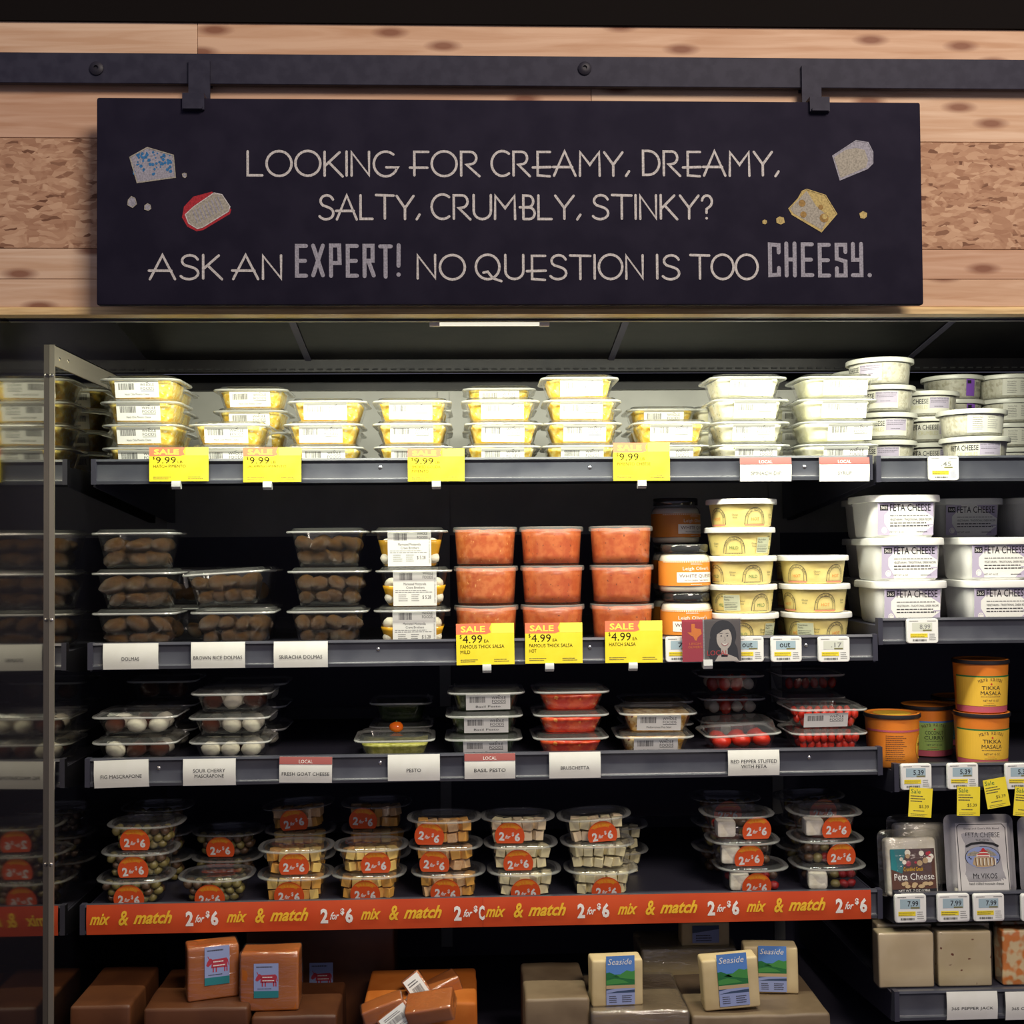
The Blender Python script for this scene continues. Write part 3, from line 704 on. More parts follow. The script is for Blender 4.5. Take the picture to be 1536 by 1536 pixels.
# ------------------------------------------------------------------ shelves
LIP = {}
def shelf(key, x0, x1, ztop_, zbot, yf, label, deck_drop, screws=(), depth=0.50):
    o = thing('shelf', label, 'shelf', ((x0 + x1) / 2, yf, Z0 + zbot), group='shelves of the cheese case')
    w = x1 - x0; H = ztop_ - zbot
    m = MB(); m.box(-w / 2 + 0.004, 0.008, H - deck_drop - 0.006, w / 2 - 0.004, depth, H - deck_drop)
    m.box(-w / 2 + 0.004, depth - 0.005, H - deck_drop, w / 2 - 0.004, depth, H - deck_drop + 0.02)
    obj('deck', m.mesh('deck', (SHELFM,)), o)
    m = MB()
    m.profile([(0, H - 0.0035), (0.001, H), (0.009, H), (0.009, 0), (0.001, 0), (0, 0.0045), (0.0035, 0.0055), (0.0045, 0.0075), (0.0045, H - 0.008), (0.0035, H - 0.0055)], -w / 2 + 0.003, w / 2 - 0.003)
    obj('price_rail', smooth_angle(m.mesh('price_rail', (RAILM,)), 50), o)
    for s_ in (-1, 1):
        e = MB(); a0 = s_ * w / 2; a1 = s_ * (w / 2 - 0.0075); e.box(min(a0, a1), -0.0015, -0.0005, max(a0, a1), 0.012, H + 0.0005)
        obj('end_cap', e.mesh('end_cap', (SHELFM,)), o)
        e = MB(); a1 = s_ * (w / 2 - 0.003); e.loft([[(xx, 0.012, -0.004), (xx, 0.012, H - deck_drop), (xx, depth + 0.04, H - deck_drop), (xx, depth + 0.04, -0.05), (xx, depth, -0.05)] for xx in sorted((a0, a1))])
        obj('bracket', e.mesh('bracket', (SHELFM,)), o)
    for px, py in screws:
        p = at(px, py, yf); obj('screw', SCREW, o, (p.x - o.location.x, 0.0045, p.z - o.location.z))
    LIP[key] = (Z0 + ztop_, Z0 + zbot, yf, Z0 + ztop_ - deck_drop + 0.0006)
    return o
shelf('a1', -0.574, 0.6475, 0.137, 0.0985, 0.0, 'top long black shelf carrying stacks of pimento cheese tubs', 0.012, ((570, 701), (885, 701), (1208, 700)))
shelf('a2', -0.576, 0.6475, -0.1455, -0.186, -0.01, 'long black shelf carrying dolmas, salsa and queso', 0.013, ((567, 974), (885, 971), (1210, 968)))
shelf('a3', -0.577, 0.6490, -0.320, -0.3625, -0.02, 'long black shelf carrying mascarpone, pesto and red pepper tubs', 0.013, ((237, 1153), (570, 1145), (1215, 1137)))
shelf('a4', -0.581, 0.6420, -0.5375, -0.581, -0.03, 'long black shelf edged with the orange mix and match strip', 0.012)
def zpx(px, py, Y): return at(px, py, Y).z - Z0
shelf('b1', 0.6535, 1.19, zpx(1420, 683.5, 0.0), zpx(1420, 722, 0.0), 0.0, 'short black shelf carrying round tubs of feta crumbles', 0.012)
shelf('b2', 0.6520, 1.19, zpx(1420, 926.5, 0.0), zpx(1420, 965.5, 0.0), -0.0, 'short black shelf carrying white square feta tubs', 0.012)
shelf('b3', X(1335, 0), 1.19, zpx(1420, 1145, 0.0), zpx(1420, 1186, 0.0), 0.0, 'short black shelf carrying round curry sauce tubs', 0.012)
shelf('b4', X(1335, 0), 1.19, zpx(1420, 1339, 0.0), zpx(1420, 1383, 0.0), 0.0, 'short black shelf carrying vacuum packed feta', 0.012)
shelf('b5', X(1330, -0.02), 1.19, zpx(1420, 1486, -0.02), zpx(1420, 1530, -0.02), -0.02, 'lowest short black shelf carrying blocks of jack cheese', 0.006)

# ------------------------------------------------------------------ containers
ORD = {1: ['single'], 2: ['lower', 'upper'], 3: ['bottom', 'middle', 'topmost'], 4: ['bottom', 'second', 'third', 'topmost'], 5: ['bottom', 'second', 'third', 'fourth', 'topmost']}

def tub_meshes(w, d, hb, hl, taper, r=0.02):
    """clear rectangular deli tub: body shell and lid with flange"""
    def body():
        m = MB(); wb, db = w - 0.014, d - 0.014
        rings = [rr(wb * taper - 0.006, db * taper - 0.006, r * 0.8, 0.0), rr(wb * taper, db * taper, r, 0.003)]
        for k in range(1, 4): rings.append(rr(wb * (taper + (1 - taper) * k / 3), db * (taper + (1 - taper) * k / 3), r, 0.003 + (hb - 0.003) * k / 3))
        m.loft(rings, cap1=False)
        return smooth_angle(m.mesh('tub_body', (PLASTIC,)), 50)
    def lid():
        m = MB()
        rings = [rr(w - 0.014, d - 0.014, r, hb - 0.0035), rr(w - 0.002, d - 0.002, r, hb - 0.0035), rr(w, d, r, hb - 0.002), rr(w - 0.001, d - 0.001, r, hb), rr(w - 0.012, d - 0.012, r, hb + 0.0005), rr(w - 0.020, d - 0.020, r, hb + hl), rr(w - 0.026, d - 0.026, r, hb + hl)]
        m.loft(rings, cap0=False, mats=[1, 1, 1, 0, 0, 0])
        return smooth_angle(m.mesh('lid', (LIDP, EDGE)), 45)
    k = (round(w, 4), round(d, 4), round(hb, 4), round(hl, 4), taper)
    return cached(('body',) + k, body), cached(('lid',) + k, lid)

def spread_mesh(w, d, h, taper, mt, seed=0, amp=0.0016, topamp=0.003, r=0.018):
    def f():
        m = MB(); wb, db = w - 0.018, d - 0.018; n = 5; rings = []
        for k in range(n + 1):
            t_ = k / n; s_ = taper + (1 - taper) * t_
            ring = rr(wb * s_ - 0.003, db * s_ - 0.003, r, 0.0012 + h * t_, 6)
            rings.append([tuple(Vector(p) - Vector((p[0], p[1], 0)).normalized() * amp * (1 + noise.noise(Vector(p) * 90 + Vector((seed * 7, 0, 0)))) + (Vector((0, 0, topamp * noise.noise(Vector(p) * 60 + Vector((seed, 5, 0))))) if k == n else Vector())) for p in ring])
        rings.append([tuple(Vector((p[0] * 0.5, p[1] * 0.5, h + topamp * 0.6 * noise.noise(Vector(p) * 45 + Vector((seed, 9, 1)))))) for p in rings[-1]])
        m.loft(rings)
        return m.mesh('food', (mt,), True)
    return cached(('spread', round(w, 4), round(d, 4), round(h, 4), taper, mt.name, seed), f)

def lump(kind, mt, seed):
    def f():
        bm = bmesh.new(); bmesh.ops.create_icosphere(bm, subdivisions=2, radius=1.0)
        for v in bm.verts:
            v.co += v.co.normalized() * 0.12 * noise.noise(v.co * 1.4 + Vector((seed * 5, 0, 0)))
            if kind == 'roll': v.co = Vector((v.co.x * 1.0, v.co.y, v.co.z)); v.co.y = max(-.86, min(.86, v.co.y * 1.05))
        me = bpy.data.meshes.new(kind); bm.to_mesh(me); bm.free(); me.materials.append(mt)
        me.polygons.foreach_set('use_smooth', [True] * len(me.polygons))
        return me
    return cached(('lump', kind, mt.name, seed), f)
def cube_mesh(mt): return cached(('cube', mt.name), lambda: bevel_box(1, 1, 1, 0.05, 1, mats=(mt,), name='cheese_cube'))

def print_label(w, h, caption=None, seed=0, key='std'):
    """white scale label with bar code and store logo; returns paper mesh and print mesh (origin bottom centre)"""
    def paper():
        m = MB(); m.box(-w / 2, -0.0003, 0, w / 2, 0.0, h); return m.mesh('label', (PAPER,))
    def pr():
        a = Art(0.0001); a.k = 4
        a.barcode(-w * 0.42, h * 0.46, w * 0.36, h * 0.38, LABINK, seed)
        a.text('WHOLE', w * 0.08, h * 0.66, w * 0.32, h * 0.17, LABINK); a.text('FOODS', w * 0.09, h * 0.44, w * 0.31, h * 0.17, LABINK)
        a.poly([(w * .20, h * .85), (w * .25, h * .86), (w * .28, h * .93)], LABINK)
        a.rect(w * 0.09, h * 0.37, w * 0.40, h * 0.40, LABINK)
        if caption: a.text(caption, -w * 0.28, h * 0.14, w * 0.56, h * 0.13, LABINK)
        return a.mesh('print')
    return cached(('lp', round(w, 4), round(h, 4)), paper), cached(('lpr', round(w, 4), round(h, 4), caption, seed % 3), pr)

def put_label(root, w, h, x, z, front_y, tilt, caption=None, seed=0, rot=0.0):
    p, q = print_label(w, h, caption, seed)
    o = obj('label', p, root, (x, front_y - 0.0006, z), (tilt, rot, 0))
    obj('print', q, o)
    return o

def deli_tub(loc, label, group, w=0.127, d=0.118, hb=0.031, hl=0.005, taper=0.86, fill=('spread', PIM), fh=0.9, lab=None, rz=0.0, seed=0, tilt=0.0, cat='tub'):
    o = thing('deli_tub', label, cat, loc, (0, tilt, rz), group)
    b, l = tub_meshes(w, d, hb, hl, taper)
    obj('tub_body', b, o); obj('lid', l, o)
    kind = fill[0]; rnd = random.Random(seed * 31 + 5)
    fy = -(d - 0.014) / 2
    if kind == 'spread':
        obj('food', spread_mesh(w, d, hb * fh - 0.001, taper, fill[1], seed % 3), o)
    elif kind == 'lumps':     # (kind, [(material, name, size, squash)], rows, cols, depth rows)
        _, mats_, nx, nz, ny = fill
        iw, idp = (w - 0.014) * taper - 0.006, (d - 0.014) * taper - 0.006
        for kz in range(nz):
            ex = 1 + (1 / taper - 1) * (kz + 0.4) / max(nz, 1)
            for ky in range(ny):
                for kx in range(nx):
                    mt, nm, s_ = rnd.choice(mats_)
                    cell = iw * ex / nx; czh = hb * fh / nz
                    sx_ = min(s_, cell / 2) * (rnd.uniform(.92, 1.12) if nm == 'stuffed_leaf' else 1); sz_ = min(s_, czh / 2 * 1.12) * (rnd.uniform(.75, 1.05) if nm == 'stuffed_leaf' else 1)
                    px_ = -iw * ex / 2 + cell * (kx + 0.5) + rnd.uniform(-.0015, .0015); py_ = -idp * ex / 2 + sx_ + 0.0005 + ky * (idp / max(ny, 1)); pz_ = 0.002 + czh * (kz + 0.5)
                    if nm == 'stuffed_leaf': px_ += rnd.uniform(-.003, .003); py_ += rnd.uniform(0, .005); pz_ += rnd.uniform(-.0012, .002)
                    if nm == 'stuffed_leaf': pz_ = max(pz_, sz_ * 1.2 + .0022)
                    else: sz_ = min(sz_, (hb - .0045) / 2 / 1.08); pz_ = max(min(pz_, hb - .001 - sz_ * 1.08), sz_ * 1.08 + .0012)
                    elong = 1.0 if nm != 'stuffed_leaf' else rnd.uniform(1.0, 1.35)
                    obj(nm, lump(nm, mt, rnd.randint(0, 2)), o, (px_, py_, pz_), (rnd.uniform(-.3, .3), rnd.uniform(-.4, .4) if nm != 'stuffed_leaf' else rnd.uniform(-.6, .6), rnd.uniform(-.5, .5)), (sx_ * elong * 0.98, sx_ * 0.9, sz_))
    elif kind == 'oil':
        obj('marinade', spread_mesh(w, d, hb * fill[1], taper, OIL, seed % 3, amp=0.0002, topamp=0.0), o)
        iw = (w - 0.014) * taper
        for kx in (-1, 1):
            for kz in range(2):
                obj('cheese_ball', lump('ball', BALLW, kx + 2), o, (kx * iw * 0.40, fy + 0.021, 0.014 + kz * 0.021), (0, 0, 0), (0.0115, 0.0115, 0.0105))
    tl = math.atan2((1 - taper) * (w - 0.014) / 2, hb)
    if lab:
        lw, lh, lx, lz, cap = lab
        yy = fy * (taper + (1 - taper) * lz / hb)
        put_label(o, lw, lh, lx, lz, yy, tl, cap, seed, rnd.uniform(-.02, .02))
    return o

GAPT = 0.0
def stack_of(n, px, Y, deck, pitch, desc, where, group, build, offs=None, tilts=None, rzs=None, depth=0.118, py=700, skip=0):
    for k in range(skip, n):
        x = X(px + (offs[k] if offs else 0), Y, py)
        lab = '%s, %s of %d %s' % (desc, ORD[n][k], n, where) if n > 1 else '%s, %s' % (desc, where)
        if n == 1: lab = '%s %s' % (desc, where)
        build((x, Y + depth / 2, deck + pitch * k + (0.0002 if k else 0)), lab, group, seed=k + int(px), tilt=(tilts[k] if tilts else 0), rz=(rzs[k] if rzs else random.uniform(-.025, .025)))

D1 = LIP['a1'][3]
def pim(mt, cap, lx=0.0, lw=0.068, w=0.127):
    def b(loc, label, group, seed=0, tilt=0, rz=0):
        deli_tub(loc, label, group, w=w, fill=('spread', mt), lab=(lw, 0.0270, lx + random.Random(seed).uniform(-.004, .004), 0.0018, cap), seed=seed, tilt=tilt, rz=rz)
    return b
FR1 = 0.018
gp = 'tubs of pimento cheese on the top shelf'
stack_of(4, 207, FR1, D1, 0.0362, 'yellow hatch pimento tub', 'beside the mirror panel', gp, pim(PIM, 'Hatch Chile Pimento Cheese', -0.002), py=640, offs=[2, 3, 0, -1])
stack_of(2, 338, FR1, D1, 0.0362, 'yellow pimento tub', 'stacked behind the jalapeno sale tag', gp, pim(PIM, 'Hatch Chile Pimento Cheese'), py=640, offs=[0, 2])
stack_of(3, 484, FR1, D1, 0.0362, 'yellow pimento tub', 'just past the jalapeno sale tag', gp, pim(PIM, None), py=640, offs=[0, -1, 6])
stack_of(3, 618, FR1, D1, 0.0362, 'yellow smoked gouda pimento tub', 'above the long smoked gouda tag', gp, pim(PIM, 'Smoked Gouda Pimento'), py=640, offs=[2, 0, -1])
stack_of(3, 753, FR1, D1, 0.0362, 'yellow pimento tub', 'under the fluorescent tube', gp, pim(PIM, None), py=640, offs=[0, 3, -1])
stack_of(4, 875, FR1, D1, 0.0362, 'bright yellow pimento tub', 'under the lamp tube end', gp, pim(PIM, None), py=640, offs=[-1, 1, 1, -3])
stack_of(2, 1008, FR1, D1, 0.0362, 'yellow pimento tub', 'beside the single pimento cheese tag', gp, pim(PIM, None), py=640, offs=[0, 2])
gw = 'tubs of white cheese spread on the top shelf'
stack_of(4, 1129, FR1, D1, 0.0362, 'white herbed spread tub', 'above the first local tag', gw, pim(HERB, 'Spinach Dip', 0.002), py=640, offs=[1, 1, 0, -3])
stack_of(4, 1262, FR1, D1, 0.0362, 'plain white spread tub', 'next to the round crumble tubs', gw, pim(WHITECH, None, 0.012, 0.072, 0.131), py=640, offs=[0, 1, 0, 2])
gb = 'pimento tubs in the row behind, mostly hidden'
for px, n in ((222, 4), (374, 4), (486, 2), (622, 3), (750, 4), (880, 3), (998, 3)):
    for k in range(n):
        w_ = {222: 'behind the stack by the mirror panel', 374: 'rising behind the low pair at the jalapeno tag', 486: 'behind the stack past the jalapeno tag', 622: 'behind the smoked gouda stack', 750: 'behind the stack under the lamp', 880: 'behind the tall stack by the lamp end', 998: 'behind the low pair at the pimento tag'}[px]
        deli_tub((X(px, 0.15, 640), 0.15 + .059, D1 + 0.0362 * k), 'rear yellow pimento tub, %s of %d %s' % (ORD[n][k], n, w_), gb, fill=('spread', PIM), lab=(0.068, 0.0270, 0.0, 0.0018, 'Hatch Chile Pimento Cheese' if px < 400 else None), seed=k + px, rz=random.uniform(-.03, .03))
for px, n, nm in ((1094, 3, 'herbed'), (1205, 3, 'plain')):
    for k in range(n):
        deli_tub((X(px, 0.15, 640), 0.15 + .059, D1 + 0.0362 * k), 'rear white %s spread tub, %s of %d behind the front stack' % (nm, ORD[n][k], n), 'white spread tubs in the row behind', fill=('spread', HERB if nm == 'herbed' else WHITECH), lab=(0.068, 0.0270, 0.0, 0.0018, None), seed=k + px)

# row 2: dolmas, mozzarella
D2 = LIP['a2'][3]; Y2 = 0.006
LEAF = [(DOLMA, 'stuffed_leaf', 0.017)]
def dolma(w=0.132, nz=2, nx=4):
    def b(loc, label, group, seed=0, tilt=0, rz=0):
        deli_tub(loc, label, group, w=w, d=0.112, hb=0.057, hl=0.005, taper=0.80, fill=('lumps', LEAF, nx, nz, 2), fh=0.82, seed=seed, tilt=tilt, rz=rz)
    return b
gd = 'deli tubs of stuffed vine leaves'
stack_of(3, 197, Y2, D2, 0.0622, 'clear tub of dark dolmas', 'nearest the mirror panel', gd, dolma(nx=3), offs=[0, 0, -1], depth=0.112, py=870, rzs=[.01, -.01, .015])
stack_of(1, 345, Y2, D2, 0.0622, 'lower clear tub of brown rice dolmas', 'standing on the shelf under a tilted one', gd, dolma(), depth=0.112, py=870)
deli_tub((X(333, Y2, 870), Y2 + 0.056, D2 + 0.0655), 'clear tub of brown rice dolmas tilted on top of another', gd, w=0.126, d=0.112, hb=0.053, hl=0.005, taper=0.80, fill=('lumps', LEAF, 4, 2, 2), fh=0.85, seed=3, tilt=-0.055)
stack_of(3, 489, Y2, D2, 0.0622, 'clear tub of glossy sriracha dolmas', 'beside the marinated mozzarella', gd, dolma(0.128), offs=[-1, 1, 0], depth=0.112, py=870)
for px, k in ((283, 2), (366, 2)):
    for q in range(k):
        deli_tub((X(px, 0.15, 870), 0.15 + .056, D2 + 0.0622 * q), 'shadowy clear dolma tub, %s of 2 in the back row behind the %s' % (ORD[2][q], 'first stack' if px < 300 else 'tilted tub'), 'back row of dolma tubs', w=0.105, d=0.112, hb=0.057, hl=0.005, taper=0.8, fill=('lumps', LEAF, 3, 1, 1), fh=0.5, seed=px + q)
def moz_art():
    w, h = 0.068, 0.057
    m = MB(); m.box(-w / 2, -0.0003, 0, w / 2, 0, h); paper = m.mesh('label', (PAPER,))
    a = Art(0.0001); a.k = 4
    a.barcode(-w * 0.36, h * 0.72, w * 0.30, h * 0.20, GREYINK, 1)
    a.text('WHOLE', w * 0.18, h * 0.87, w * 0.24, h * 0.08, GREYINK); a.text('FOODS', w * 0.18, h * 0.76, w * 0.24, h * 0.08, GREYINK)
    a.text('Marinated Mozzarella', -w * 0.26, h * 0.575, w * 0.52, h * 0.07, GREYINK); a.text('Crave Brothers', -w * 0.20, h * 0.48, w * 0.42, h * 0.065, GREYINK)
    a.lines(-w * 0.45, h * 0.36, w * 0.9, h * 0.10, 2, PALEINK, 3, 0.35); a.lines(-w * 0.38, h * 0.12, w * 0.22, h * 0.22, 4, PALEINK, 4, 0.4); a.lines(-w * 0.08, h * 0.12, w * 0.2, h * 0.22, 4, PALEINK, 5, 0.4)
    a.text('$ 5.28', w * 0.17, h * 0.18, w * 0.20, h * 0.11, GREYINK)
    a.text('KEEP REFRIGERATED 32-38', w * 0.475, h * 0.08, h * 0.7, w * 0.03, PALEINK, rot=pi / 2)
    return paper, a.mesh('print')
MOZ = moz_art()
for k in range(3):
    o = deli_tub((X(617 + (0, 3, -3)[k], Y2, 870), Y2 + 0.056, D2 + 0.0622 * k), 'clear tub of marinated mozzarella with long white label, %s of three' % ORD[3][k], 'tubs of marinated mozzarella', w=0.121, d=0.112, hb=0.057, hl=0.005, taper=0.82, fill=('oil', (0.5, 0.55, 0.72)[k]), seed=k)
    tl = math.atan2(0.18 * 0.098 / 2, 0.057)
    lb = obj('label', MOZ[0], o, (0.004 - 0.002 * k, -0.049 * 0.83 - 0.0008, 0.001), (tl, 0, 0)); obj('print', MOZ[1], lb)

# round tubs -------------------------------------------------------------
def round_meshes(key, rt, rb, h, lid_r, lid_h, body_mt, lid_mt, edge_mt, plateau=0.86, n=36, ridge=True):
    def body():
        m = MB(); rings = [circ(rb - 0.003, 0, n), circ(rb, 0.0025, n)] + [circ(rb + (rt - rb) * k / 4, 0.0025 + (h - lid_h * 0.6 - 0.0025) * k / 4, n) for k in range(1, 5)]
        m.loft(rings, cap1=False); return smooth_angle(m.mesh('tub_body', (body_mt,)), 50)
    def lid():
        m = MB(); z0 = h - lid_h
        rings = [circ(rt + 0.0004, z0, n), circ(lid_r, z0, n), circ(lid_r + 0.0004, z0 + lid_h * 0.3, n), circ(lid_r, h - 0.001, n), circ(lid_r - 0.0015, h, n), circ(lid_r - 0.005, h, n), circ(lid_r - 0.0065, h - 0.0018, n), circ(lid_r * 0.5, h - 0.0018, n)]
        m.loft(rings, cap0=False, mats=[1, 1, 1, 1, 0, 0, 0]); return smooth_angle(m.mesh('lid', (lid_mt, edge_mt)), 45)
    return cached(('rb', key), body), cached(('rl', key), lid)
def round_food(rt, rb, h, mt, seed, top=0.002, n=36):
    def f():
        m = MB(); rings = []
        for k in range(5):
            rad = rb + (rt - rb) * k / 4 - 0.0012
            rings.append([(x * (1 + 0.01 * noise.noise(Vector((x, y, k * .02)) * 40 + Vector((seed, 0, 0)))), y, 0.0035 + (h - 0.0035) * k / 4 + (top * noise.noise(Vector((x * 50, y * 50, seed))) if k == 4 else 0)) for x, y, z in circ(rad, 0, n)])
        rings.append([(x * .5, y * .5, h + top * noise.noise(Vector((x * 30, y * 30, seed)))) for x, y, z in rings[-1]])
        m.loft(rings); return m.mesh('food', (mt,), True)
    return cached(('rf', round(rt, 4), round(h, 4), mt.name, seed), f)
SALB = LIP['a2'][3]
for px, mt, nm in ((730, SALSA, 'mild red salsa behind the mild sale tag'), (832, SALSAD, 'hot red salsa behind the hot sale tag'), (939, SALSAD, 'hatch salsa behind the hatch sale tag')):
    for k in range(3):
        o = thing('salsa_tub', 'round clear tub of %s, %s of three' % (nm, ORD[3][k]), 'tub', (X(px + (0, 0, -1)[k], 0.01, 870), 0.01 + 0.0545, SALB + 0.0622 * k), (0, 0, random.uniform(0, 6)), 'round tubs of fresh salsa')
        b, l = round_meshes('salsa', 0.0500, 0.0460, 0.0620, 0.0518, 0.008, PLASTIC, BLUELID, BLUEEDGE)
        obj('tub_body', b, o); obj('lid', l, o)
        obj('food', round_food(0.0497, 0.0463, 0.0575 + 0.001 * ((k + int(px)) % 2), mt, k), o)

def queso_print(kind, rot):
    """arched emblems with the heat level, turned round the tub by rot metres of circumference"""
    a = Art(0.0001); hcol = ORIENT if kind == 'HOT' else HILLG
    per = 0.066
    for q in (-1, 0, 1):
        cx_ = rot + q * per
        if q in (-1, 0, 1):
            a.arc(cx_, 0.013, 0.0165, 0, 180, 0.0008, GREYINK, 14, 0.018); a.arc(cx_, 0.013, 0.0125, 0, 180, 0.0006, GREYINK, 14, 0.0135)
            a.stroke([(cx_ - 0.0165, 0.013), (cx_ - 0.0175, 0.004)], 0.0008, GREYINK, False); a.stroke([(cx_ + 0.0165, 0.013), (cx_ + 0.0175, 0.004)], 0.0008, GREYINK, False)
            a.stroke([(cx_ - 0.0125, 0.013), (cx_ - 0.013, 0.005)], 0.0006, GREYINK, False); a.stroke([(cx_ + 0.0125, 0.013), (cx_ + 0.013, 0.005)], 0.0006, GREYINK, False)
            a.arctext('AUSTIN SLOW BURN', cx_, 0.013, 0.0136, 172, 8, 0.0026, GREYINK)
            a.text(kind, cx_ - 0.007, 0.0105, 0.014, 0.0050, hcol)
            if kind == 'HOT': a.rect(cx_ - 0.017, 0.002, cx_ + 0.017, 0.0045, flat('pink_ribbon', (0.62, 0.22, 0.14)) if 'pink_ribbon' not in MATS else MATS['pink_ribbon'], 6)
            else: a.lines(cx_ - 0.015, 0.003, 0.030, 0.002, 1, GREYINK, q)
        a.text('Gluten', cx_ + per / 2 - 0.005, 0.0185, 0.010, 0.0030, GREYINK); a.text('Free', cx_ + per / 2 - 0.0035, 0.0140, 0.007, 0.0028, GREYINK)
    return a.mesh('print', bend=(0.0472, 0.0050 / 0.036))
def nutri_print():
    a = Art(0.0001)
    a.rect(-0.014, 0.004, 0.014, 0.030, MATS['queso_tub_yellow'], 6); a.layer(); a.rect(-0.0135, 0.0045, 0.0135, 0.0295, flat('pale_green_label', (0.52, 0.55, 0.38)), 6); a.layer()
    a.text('Nutrition', -0.012, 0.0245, 0.016, 0.003, INK); a.text('Facts', -0.012, 0.0205, 0.009, 0.003, INK); a.lines(-0.012, 0.0055, 0.022, 0.013, 5, GREYINK, 2, 0.3)
    return a.mesh('print', bend=(0.0472, 0.0050 / 0.036))
NUTRI = nutri_print()
QP = {}
def dip_tub(loc, label, kind, rot, nut=None):
    o = thing('dip_tub', label, 'tub', loc, (0, 0, 0), 'small yellow queso tubs')
    b, l = round_meshes('queso', 0.0520, 0.0468, 0.0455, 0.0570, 0.0085, QUESOPL, WHITEPL, WHITEPL)
    obj('tub_body', b, o); obj('lid', l, o)
    kk = (kind, rot)
    if kk not in QP: QP[kk] = queso_print(kind, rot)
    obj('print', QP[kk], o)
    if nut is not None: obj('nutrition_label', NUTRI, o, (0, 0, 0), (0, 0, nut), (1.003, 1.003, 1))
    return o
DQ = 0.0457
for k, (kind, rot, nut, off) in enumerate((('MILD', -0.012, 0.78, 2), ('MILD', 0.022, -0.55, 0), ('MILD', 0.008, None, 0), ('MILD', -0.020, 0.62, -2), ('HOT', 0.012, None, 1))):
    dip_tub((X(1124 + off, 0.008, 850), 0.008 + .057, D2 + DQ * k), 'yellow %s queso tub with white lid, %s of five in the taller stack' % (kind.lower(), ORD[5][k]), kind, rot, nut)
for k, (kind, rot, nut, off) in enumerate((('HOT', 0.020, -0.62, 2), ('HOT', 0.004, None, 0), ('HOT', 0.026, None, -2))):
    dip_tub((X(1236 + off, 0.008, 850), 0.008 + .057, D2 + DQ * k), 'yellow hot queso tub with white lid, %s of three in the shorter stack' % ORD[3][k], kind, rot, nut)
for k in range(3):
    dip_tub((X(1222, 0.128, 850), 0.128 + .057, D2 + DQ * k), 'yellow queso tub hidden behind the shorter stack, %s of three' % ORD[3][k], 'HOT', 0.0)

# glass jars of white queso
def jar_meshes():
    def lathe(pts, mt, name, n=32, caps=(True, True)):
        m = MB(); m.loft([circ(r_, z, n) for r_, z in pts], cap0=caps[0], cap1=caps[1]); return smooth_angle(m.mesh(name, (mt,)), 45)
    R = 0.0415
    g = lathe([(R - .004, 0), (R - 0.001, 0.002), (R, 0.006), (R, 0.055), (R - .002, 0.060), (R - .006, 0.0635), (R - .006, 0.067)], GLASSM, 'jar', caps=(True, False))
    c_ = lathe([(R - .006, 0.002), (R - .0028, 0.004), (R - .0018, 0.008), (R - .0018, 0.054), (R - .004, 0.0595), (R - .008, 0.062)], CREAM, 'queso')
    l = lathe([(R - .004, 0.0655), (R - .0035, 0.066), (R - .0035, 0.0765), (R - .005, 0.078), (R - .010, 0.0775)], clear('jar_lid', 0.03, tint=(0.16, 0.16, 0.17), rough=0.1, gain=2.0), 'lid')
    lab = lathe([(R + .0004, 0.012), (R + .0004, 0.0515)], ORLABEL, 'label', caps=(False, False))
    a = Art(0.0001); a.k = 5
    x = -0.060
    while x < 0.060: a.rect(x, 0.0490, x + 0.0018, 0.0512, CREAM); x += 0.0034
    a.lines(-0.012, 0.0455, 0.024, 0.0030, 2, WHITEINK, 1, 0.35)
    a.text("Leigh Oliver's", -0.0245, 0.0350, 0.049, 0.0075, WHITEINK)
    pts = el(0.031, 0.0255, 0.006, 0.0080, 90, -90, 6) + el(-0.031, 0.0255, 0.006, 0.0080, 270, 90, 6)
    a.k = 6
    cols = 14
    for q in range(cols):
        a.rect(-0.034 + 0.068 * q / cols, 0.0175, -0.034 + 0.068 * (q + 1) / cols, 0.0335, WHITEINK)
    a.k = 8
    a.text('WHITE QUESO', -0.030, 0.0240, 0.060, 0.0065, BROWNP); a.text('WITH GREEN CHILE SAUCE', -0.022, 0.0195, 0.044, 0.0024, BROWNP)
    a.lines(-0.012, 0.0135, 0.024, 0.0016, 1, WHITEINK, 1)
    return g, c_, l, lab, a.mesh('print', bend=(R, 0.0))
JAR = jar_meshes()
def jar(loc, label, rz):
    o = thing('glass_jar', label, 'jar', loc, (0, 0, rz), 'glass jars of white queso')
    for nm, me in zip(('jar', 'queso', 'lid', 'label', 'print'), JAR): obj(nm, me, o)
jar((X(1036, 0.020, 900), 0.020 + .0425, D2), 'glass jar of white queso with orange label, standing behind the portrait card', 0.12)
jar((X(1034, 0.020, 900), 0.020 + .0425, D2 + 0.0782), 'glass jar of white queso with orange label, upper one of the front pair', 0.36)
for k in range(3):
    jar((X(1021, 0.125, 870), 0.125 + .0425, D2 + 0.0782 * k), 'dim glass queso jar with orange label, %s of three at the back' % ORD[3][k], 0.75)

